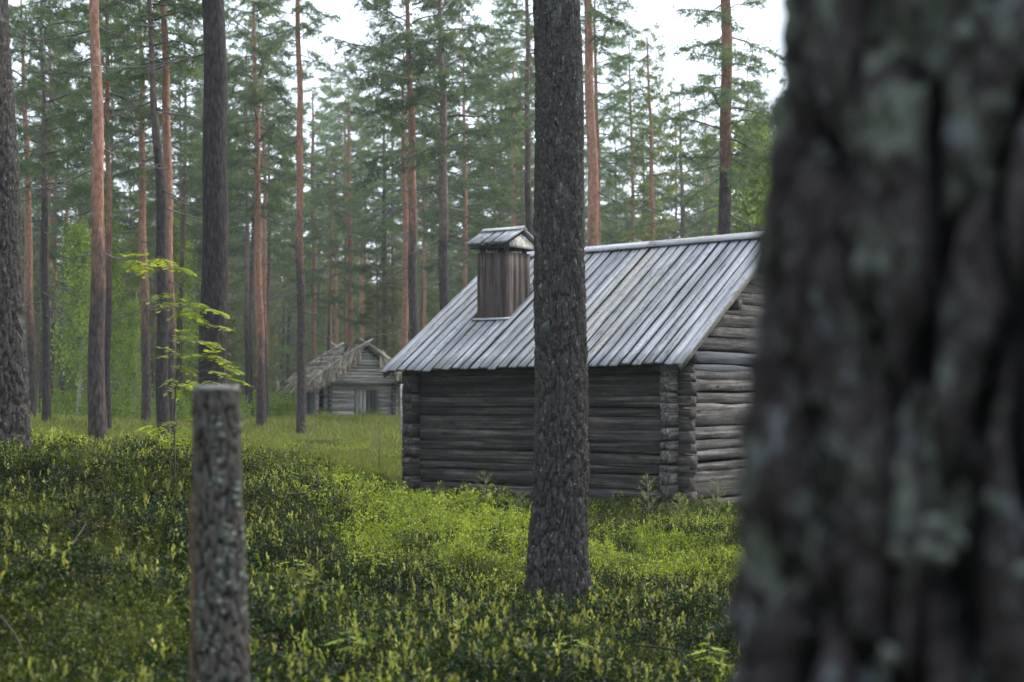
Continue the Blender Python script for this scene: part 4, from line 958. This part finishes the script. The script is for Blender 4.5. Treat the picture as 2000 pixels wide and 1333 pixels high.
def scatter(name, meshes, pts, rs, smin, smax, label, tilt=.12, sarr=None):
    SRC_N[0] += 1
    coll = bpy.data.collections.new('%s_source' % name)
    for k, me in enumerate(meshes): coll.objects.link(bpy.data.objects.new('%s_source_%02d' % (name, k), me))
    n = len(pts); me = bpy.data.meshes.new(name); me.vertices.add(n); me.vertices.foreach_set('co', np.asarray(pts, np.float32).ravel())
    rot = np.stack([rs.normal(0, tilt, n), rs.normal(0, tilt, n), rs.uniform(0, 6.28, n)], -1)
    sc_ = rs.uniform(smin, smax, n) * (1 if sarr is None else sarr)
    a = me.attributes.new('rot', 'FLOAT_VECTOR', 'POINT'); a.data.foreach_set('vector', rot.astype(np.float32).ravel())
    a = me.attributes.new('scl', 'FLOAT', 'POINT'); a.data.foreach_set('value', sc_.astype(np.float32))
    a = me.attributes.new('idx', 'INT', 'POINT'); a.data.foreach_set('value', rs.randint(0, len(meshes), n).astype(np.int32))
    for m_ in meshes[0].materials: me.materials.append(m_)
    o = link(name, me); tag(o, label, None, None, 'stuff')
    g = bpy.data.node_groups.new(name, 'GeometryNodeTree'); g.interface.new_socket('Geometry', in_out='INPUT', socket_type='NodeSocketGeometry'); g.interface.new_socket('Geometry', in_out='OUTPUT', socket_type='NodeSocketGeometry')
    gi = g.nodes.new('NodeGroupInput'); go = g.nodes.new('NodeGroupOutput'); ip = g.nodes.new('GeometryNodeInstanceOnPoints')
    ci = g.nodes.new('GeometryNodeCollectionInfo'); ci.inputs[0].default_value = coll; ci.inputs['Separate Children'].default_value = True; ci.inputs['Reset Children'].default_value = True
    ip.inputs['Pick Instance'].default_value = True
    def na(nm, ty):
        x = g.nodes.new('GeometryNodeInputNamedAttribute'); x.data_type = ty; x.inputs[0].default_value = nm; return x.outputs[0]
    m2p = g.nodes.new('GeometryNodeMeshToPoints'); g.links.new(gi.outputs[0], m2p.inputs[0]); g.links.new(m2p.outputs[0], ip.inputs['Points'])
    g.links.new(ci.outputs[0], ip.inputs['Instance']); g.links.new(na('idx', 'INT'), ip.inputs['Instance Index'])
    g.links.new(na('rot', 'FLOAT_VECTOR'), ip.inputs['Rotation']); g.links.new(na('scl', 'FLOAT'), ip.inputs['Scale'])
    g.links.new(ip.outputs[0], go.inputs[0]); md = o.modifiers.new('scatter', 'NODES'); md.node_group = g
    return o
rs = np.random.RandomState(99)
def region(n, ylo, yhi, pxlo=-150, pxhi=2150, pw=1.0):
    """random points on the ground in a wedge ahead of the camera, even per square metre"""
    y = np.sqrt(rs.uniform(ylo ** 2, yhi ** 2, n)); px = rs.uniform(pxlo, pxhi, n); x = (px - CXP) / F_PX * y
    c, s = math.cos(-TH), math.sin(-TH); lx = (x - NX) * c - (y - NY) * s; ly = (x - NX) * s + (y - NY) * c
    keep = ~((lx > -L_ - .15) & (lx < .12) & (ly > -.08) & (ly < W_ + .15))
    c, s = math.cos(R(-20)), math.sin(R(-20)); lx = (x - hb0.x) * c - (y - HY) * s; ly = (x - hb0.x) * s + (y - HY) * c
    keep &= ~((lx > -1.7) & (lx < 1.45) & (ly > -.1) & (ly < 3.5))
    return x[keep], y[keep], px[keep]
def patch(x, y, sc_, seed): return fbm(np.stack([x * sc_, y * sc_, x * 0 + seed], -1), 3)
def bright_zone(x, y, px):      # belt before the cabin and clearing: brighter light put into leaf colour
    b = np.exp(-((y - 17.0) / 2.9) ** 2) * np.clip((px - 560) / 250, 0, 1) * np.clip(1.25 - (px - 1300) / 500, 0, 1)
    b = np.maximum(b, .10 * np.clip((y - 13.5) / 5, 0, 1)); b = np.maximum(b, .35 * np.exp(-((y - 8.0) / .8) ** 2) * (px > 1150))
    b0 = np.clip(1.0 - np.clip((700 - px) / 250, 0, 1) * np.clip((13.5 - y) / 2, 0, 1) * .85, 0, 1)  # fewer lime bushes at lower left, shading put into the planting
    return b0 * np.clip(b * .95 + (patch(x, y, 1.3, 3.) - .47) * 2.4 * np.clip(b * 3, .4, 1), 0, 1)
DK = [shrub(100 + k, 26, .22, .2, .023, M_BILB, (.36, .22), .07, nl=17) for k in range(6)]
BR = [shrub(120 + k, 26, .25, .2, .026, M_BILBB, (.5, .22), 0, nl=16) for k in range(5)]
MD = [shrub(200 + k, 26, .22, .2, .021, M_MID, (.45, .25), .05, nl=17) for k in range(4)]
SH = [shoots(140 + k, 3, M_TIP) for k in range(5)]
HE = [shrub(150 + k, 18, .18, .2, .018, M_HEATH, (.5, .25), 0, nl=9) for k in range(2)]
GR = [grass(160 + k, 120, .22, .3, M_GRASS) for k in range(4)]
GRF = [grass(170 + k, 110, .24, .45, M_GRASS, .009) for k in range(4)]
BU = [shrub(180 + k, 26, 1.0, .7, .075, M_BRUSH, (.5, .25), 0, nl=22, spread=.9) for k in range(4)]
x, y, px = region(8600, 5.5, 23.5); bz = bright_zone(x, y, px); q_ = rs.rand(len(x)); mid_ = (q_ > bz * .9) & (rs.rand(len(x)) < np.clip((patch(x, y, 1.0, 60.) - .40) * 5 - .22 + .62 * np.clip((y - 11) / 3.5, 0, 1) + .12 * (px > 600), .03, .8)); m = (q_ > bz * .9) & ~mid_
hh = .35 + 1.3 * patch(x, y, 1.6, 9.)
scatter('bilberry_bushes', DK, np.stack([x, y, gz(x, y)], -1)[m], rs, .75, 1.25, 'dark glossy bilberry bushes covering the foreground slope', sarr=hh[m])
scatter('olive_bilberry', MD, np.stack([x, y, gz(x, y)], -1)[mid_], rs, .75, 1.25, 'olive green bilberry mixed through the foreground bushes', sarr=hh[mid_])
x, y, px = region(5200, 6, 23.5); bz = bright_zone(x, y, px); m = rs.rand(len(x)) < bz ** 1.2; hh = .35 + 1.3 * patch(x, y, 1.6, 9.)
scatter('lit_bilberry', BR, np.stack([x, y, gz(x, y)], -1)[m], rs, .8, 1.3, 'yellow green bilberry before the cabin wall, coloured for the brighter light there', sarr=(hh * (1 + (.40 - .72 * np.clip((px - 1000) / 250, 0, 1)) * np.clip((y - 16) / 3, 0, 1)))[m])
x, y, px = region(1900, 5.5, 19); m = rs.rand(len(x)) < np.clip((patch(x, y, 1.2, 30.) - .38) * 4, .05, .8)
scatter('lingonberry_shoots', SH, np.stack([x, y, gz(x, y)], -1)[m], rs, .8, 1.25, 'pale yellow green upright shoots standing among the dark bushes', sarr=rs.uniform(.55, 1.05, int(m.sum())))
x, y, px = region(1500, 6, 30); m = patch(x, y, .9, 50.) > .5
scatter('heath_twigs', HE, np.stack([x, y, gz(x, y)], -1)[m], rs, .7, 1.2, 'brown dry heath twigs among the bushes')
x, y, px = region(5200, 19.5, 44, -150, 1100)
scatter('clearing_grass', GR, np.stack([x, y, gz(x, y)], -1), rs, .6, 1.1, 'soft yellow green grass of the clearing', sarr=.5 + patch(x, y, .5, 12.))
x, y, px = region(8000, 38, 80, -150, 1000)
scatter('far_grass', GRF, np.stack([x, y, gz(x, y)], -1), rs, .7, 1.3, 'green grass under the far pines and round the hut', sarr=.6 + patch(x, y, .3, 14.))
x, y, px = region(2200, 24, 46, -100, 900); m = patch(x, y, .5, 70.) > .46
scatter('low_heather', [HE[0], DK[0], BR[0], DK[1], BR[1]], np.stack([x, y, gz(x, y)], -1)[m], rs, .6, 1.0, 'low mixed heather patches in the clearing')
x, y, px = region(420, 52, 90, -150, 620); m = (patch(x, y, .15, 80.) > .38) & ~((px > 548) & (y < 68))
scatter('green_undergrowth', BU, np.stack([x, y, gz(x, y)], -1)[m], rs, .6, 1.3, 'bright green leafy undergrowth beneath the far pines')
x, y, px = region(200, 58.2, 72, 520, 1000); m = (patch(x, y, .3, 81.) > .42) & ((px < 545) | (px > 625))
scatter('hut_undergrowth', BU, np.stack([x, y, gz(x, y)], -1)[m], rs, .3, .55, 'bright green leafy plants round the thatched hut')

# far wood beyond the single trees: one mass
def far_tree(k, H, cr):
    b = Bld(); zs = np.linspace(0, H, 8); b.tube(np.stack([zs * 0, zs * 0, zs], -1), .13 * (1 - .75 * zs / H), 6, False)
    V = np.vstack(b.V); Q = np.vstack(b.Q); cm_ = cr[0]; nv = len(cm_.vertices); co = np.empty(nv * 3, np.float32); cm_.vertices.foreach_get('co', co); co = co.reshape(-1, 3)
    keep = np.repeat(np.random.RandomState(k).rand(nv // 3) < .45, 3); co = co[keep]; rn = np.empty(nv, np.float32); cm_.attributes['rnd'].data.foreach_get('value', rn); rn = rn[keep]
    tri = co.reshape(-1, 3, 3); c = tri.mean(1, keepdims=True); tri = c + (tri - c) * 2.0; co = tri.reshape(-1, 3)
    co = co * [1.1, 1.1, H * .62 / 8.3] + [0, 0, H * .4]
    VV = np.vstack([V, co]); T = np.arange(len(co)).reshape(-1, 3) + len(V)
    return mk_mesh('far_tree', VV, Q, T, [M_PINEG, M_NEEDLE if k % 3 else M_NEEDLE2], mi=np.r_[np.zeros(len(Q), int), np.ones(len(T), int)], attrs={'rnd': np.r_[np.full(len(V), .4), rn]})
FT = [far_tree(k, (15, 13, 9, 14)[k], (CR_TALL[0], CR_TALL[1], CR_OLIV[0], CR_TALL[2])[k]) for k in range(4)]
n = 1000; y = np.sqrt(rs.uniform(125 ** 2, 240 ** 2, n)); px = rs.uniform(-300, 2400, n); x = (px - CXP) / F_PX * y
scatter('far_wood', FT, np.stack([x, y, gz(x, y)], -1), rs, .85, 1.2, 'dense mass of distant pines closing the forest', tilt=.01)

UN = []
for k in range(3):
    me_ = CR_OLIV[k][0].copy(); UN.append(me_)
n = 800; y = np.sqrt(rs.uniform(92 ** 2, 170 ** 2, n)); px = rs.uniform(-300, 2400, n); x = (px - CXP) / F_PX * y
scatter('far_understory', UN, np.stack([x, y, gz(x, y) - .3], -1), rs, .32, .62, 'dark low conifer growth between the distant trunks', tilt=.03)
# unseen wood behind and beside the camera, added to shade wall and foreground
n = 900; y = rs.uniform(-48, 40, n); x = rs.uniform(-60, 60, n); dd_ = np.hypot(x, y); vis = (y > 0) & (np.abs(x) < .36 * y + 4)
lx = (x - NX); ly = (y - NY); m = (dd_ > 7) & ~vis & (np.hypot(lx, ly) > 6.5) & (rs.rand(n) < np.where((x > 3) & (y > -12), .16, .42))  # sparser to the right so sun reaches roof and bushes
scatter('surrounding_wood', FT, np.stack([x, y, gz(x, y)], -1)[m], rs, .9, 1.2, 'unseen pine forest around the viewpoint, added to shade the scene', tilt=.01)

# ------------------------------------------------------------------ rowan sapling and small seedlings
def rowan_leaf(b, p, d, L, rs_, a):
    d = np.array(d, float); d /= np.linalg.norm(d); side = np.cross(d, [0, 0, 1.]); side /= np.linalg.norm(side) + 1e-6
    n = 6; tt = np.linspace(0, 1, 8); pts = np.array([p + d * L * q + np.array([0, 0, -.35 * L * q * q]) for q in tt]); b.tube(pts, .0015, 3, False, a=.2)
    for k in range(n + 1):
        q = .22 + .76 * k / n; c = p + d * L * q + np.array([0, 0, -.35 * L * q * q])
        for s in ((-1, 1) if k < n else (0,)):
            dd_ = side * s * .9 + d * (.45 if s else 1) + np.array([0, 0, -.25 + rs_.normal(0, .12)]); dd_ /= np.linalg.norm(dd_); l = L * .35 * rs_.uniform(.85, 1.1) * (1 - .25 * abs(q - .5)); up_ = np.cross(dd_, [0, 0, 1.]); up_ /= np.linalg.norm(up_) + 1e-6
            w_ = l * .23; b.add([c, c + dd_ * l * .35 + up_ * w_, c + dd_ * l * .75 + up_ * w_ * .8, c + dd_ * l, c + dd_ * l * .75 - up_ * w_ * .8, c + dd_ * l * .35 - up_ * w_], [(0, 1, 2, 5), (2, 3, 4, 5)] if False else [(0, 1, 5, 0)][:0] or [(1, 2, 4, 5)], [(0, 1, 5), (2, 3, 4)], a=float(np.clip(a + rs_.normal(0, .12), 0, 1)))
rw_ = np.random.RandomState(6); base = P(342, 905, 12.6); base.z = G(base.x, base.y); sap = empty('rowan_sapling', base)
tag(sap, 'slender rowan sapling with lime green feathery leaves beside the post', 'sapling')
spx = [(342, 900, 12.6), (341, 830, 12.5), (343, 740, 12.3), (352, 680, 12.0), (348, 610, 11.4), (325, 560, 10.6), (300, 520, 9.8)]
sp3 = [np.array(P(*q) - base) for q in spx]; sp3[0][2] = -.05
sb = Bld(); sb.tube(np.array(sp3), np.linspace(.008, .003, len(sp3)), 6)
tips = [(262,508),(285,495),(300,520),(320,505),(345,520),(300,575),(322,572),(335,590),(360,582),(385,590),(410,602),(372,600),(352,610),(398,628),(425,635),(380,612),(350,655),(372,652),(395,665),(410,668),(322,695),(342,688),(360,694),(388,690),(412,692),(430,700),(345,712),(372,716),(440,714),(455,738),(420,724),(338,742),(355,750),(375,742),(392,752),(345,762),(365,765),(405,745),
        (290,830),(310,838),(335,822),(355,832),(368,820),(328,870),(350,872)]
lb = Bld()
for q, (tx, ty) in enumerate(tips):
    Yt = float(np.interp(ty, [500, 560, 610, 680, 740, 830, 900], [9.9, 10.6, 11.4, 11.9, 12.2, 12.4, 12.5]))
    tip = np.array(P(tx, ty, Yt + rw_.uniform(-.2, .2)) - base)
    zsrc = min(max(ty + 22, 515), 880); s_i = min(range(len(spx)), key=lambda k: abs(spx[k][1] - zsrc)); s0 = sp3[s_i] + np.array([0, 0, rw_.uniform(-.05, .05)])
    sb.tube(np.array([s0, (s0 + tip) / 2 + [0, 0, .03], tip]), .0014, 4, False)
    d = tip - s0; d[2] *= .3; L = rw_.uniform(.14, .2)
    if np.linalg.norm(d[:2]) < .03: d = np.array([rw_.normal(), rw_.normal(), 0])
    hu_ = rw_.uniform(.3, .8)
    for e_ in range(2):
        d2 = d / np.linalg.norm(d) + np.array([rw_.normal(0, .5), rw_.normal(0, .5), rw_.normal(0, .15)]) * (e_ > 0)
        rowan_leaf(lb, tip - d / np.linalg.norm(d) * L * .35, d2, L * rw_.uniform(.8, 1.15), rw_, hu_)
link('stem', sb.mesh('stem', [M_TWIG]), sap); lo_ = link('leaves', lb.mesh('leaves', [M_ROWAN], attr='rnd'), sap)
# rowan seedlings low in the bushes
seedl = [(572, 1125, 'rowan seedling with fresh green leaves right of the post in the dark bushes'), (735, 1110, 'green rowan seedling low in the bushes left of the central trunk'),
         (680, 1285, 'bright rowan seedling near the bottom of the picture right of the post'), (1385, 1300, 'lime green seedling at the bottom near the huge blurred trunk'),
         (245, 700, None), (568, 945, 'pale green rowan seedling on the crest right of the post'), (1115, 1290, 'bright green seedling at the bottom below the central trunk')]
def at_ground(px, py):
    for Y in np.arange(6, 60, .1):
        p = P(px, py, Y)
        if p.z <= G(p.x, p.y) + .12: return p
    return None
for k, (a, b_, lab) in enumerate(seedl):
    if not lab: continue
    p = at_ground(a, b_); 
    if p is None: continue
    z0 = G(p.x, p.y); s_o = empty('seedling', (p.x, p.y, z0)); tag(s_o, lab, 'seedling')
    st_ = Bld(); H = .25; st_.tube(np.array([[0, 0, -.03], [.01, 0, H * .5], [0, .01, H]]), [.004, .003, .002], 5); lf = Bld()
    for q in range(7):
        an = q * 2.4; rowan_leaf(lf, np.array([0, 0, H * (.55 + .45 * q / 7)]), (math.cos(an), math.sin(an), .15), rw_.uniform(.08, .13), rw_, rw_.uniform(.0, .5))
    link('stem', st_.mesh('stem', [M_TWIG]), s_o); link('leaves', lf.mesh('leaves', [M_ROWAN], attr='rnd'), s_o)
# young conifer seedlings by the cabin wall
def conifer(px, py, Y, H, lab, mat=M_NEEDLE2, seed=0):
    p = P(px, py, Y); z0 = G(p.x, p.y); rs_ = np.random.RandomState(seed); o = empty('pine_seedling', (p.x, p.y, z0)); tag(o, lab, 'seedling')
    s = Bld(); s.tube(np.array([[0, 0, -.03], [0.01, 0, H * .5], [0, 0, H]]), [.008, .006, .003], 5); V = []; A = []
    nb = 16
    for b in range(nb):
        f = .25 + .75 * b / nb; L = .28 * H * (1.15 - f) + .03; an = b * 2.4; e = np.array([L * math.cos(an), L * math.sin(an), L * .7]); b0 = np.array([0, 0, f * H])
        s.tube(np.array([b0, b0 + e]), .002, 3, False); m = 26
        c = b0 + e * rs_.uniform(.15, 1, (m, 1)); d = rs_.normal(0, .6, (m, 3)) + e / L + [0, 0, .5]; d /= np.linalg.norm(d, axis=1)[:, None]
        leaves(V, A, c, d, np.full((m, 1), .055), np.full((m, 1), .0016), rs_, np.clip(rs_.normal(.6, .2, m), 0, 1))
    Vv = np.vstack(V); link('stem', s.mesh('stem', [M_TWIG]), o); link('needles', mk_mesh('needles', Vv, np.arange(len(Vv)).reshape(-1, 4), None, [mat], attrs={'rnd': np.concatenate(A)}), o)
for k, (a, b_, Y, H, lab) in enumerate([(947, 985, 20.3, .62, 'tallest pine seedling against the front wall left of the central trunk'), (915, 985, 20.2, .38, 'small pine seedling left of the tallest one at the front wall'),
    (857, 980, 21.2, .34, 'small pine seedling near the left end of the cabin wall'), (1265, 1005, 19.6, .66, 'spindly pine seedling right of the central trunk at the wall'),
    (1327, 1010, 19.2, .42, 'bushy pine seedling at the near corner of the cabin'), (1400, 1015, 19.3, .58, 'thin pine seedling before the gable wall'),
    (1017, 995, 20.4, .36, 'short pine seedling at the wall beside the central trunk'), (740, 905, 27, .95, 'slim young pine in the grass left of the cabin corner'), (601, 880, 30, .7, 'slim young pine in the clearing below the hut'),
    (230, 905, 15, .3, 'small pine seedling on the crest at the left')]):
    conifer(a, b_, Y, H, lab, seed=k)
M_DARKTWIG, t_, o_ = newmat('dark_twig'); principled(t_, o_, (.05, .038, .03), .9)
# dry twigs lying in the bushes
for k, (pa, lab) in enumerate([([(0, 1255), (30, 1290), (50, 1325)], 'thin dry twig at the lower left corner'), ([(560, 990), (600, 985), (632, 962)], 'dry forked twig right of the post'),
    ([(865, 1215), (900, 1240), (918, 1290)], 'dry curved twig below and left of the central trunk'), ([(1240, 1290), (1290, 1300), (1350, 1305)], 'brown twig lying at the lower right'), ([(130, 1110), (150, 1085), (168, 1060)], 'dry twig in the dark bushes on the left')]):
    q3 = []
    for a, b_ in pa:
        p = at_ground(a, b_); q3.append(np.array((p.x, p.y, G(p.x, p.y) + .2)))
    b = Bld(); b.tube(np.array(q3), [.007, .006, .003], 5); m = q3[1]; b.tube(np.array([m, m + [.12, .02, .1]]), [.004, .002], 4)
    tag(link('twig', b.mesh('twig', [M_DARKTWIG])), lab, 'twig')
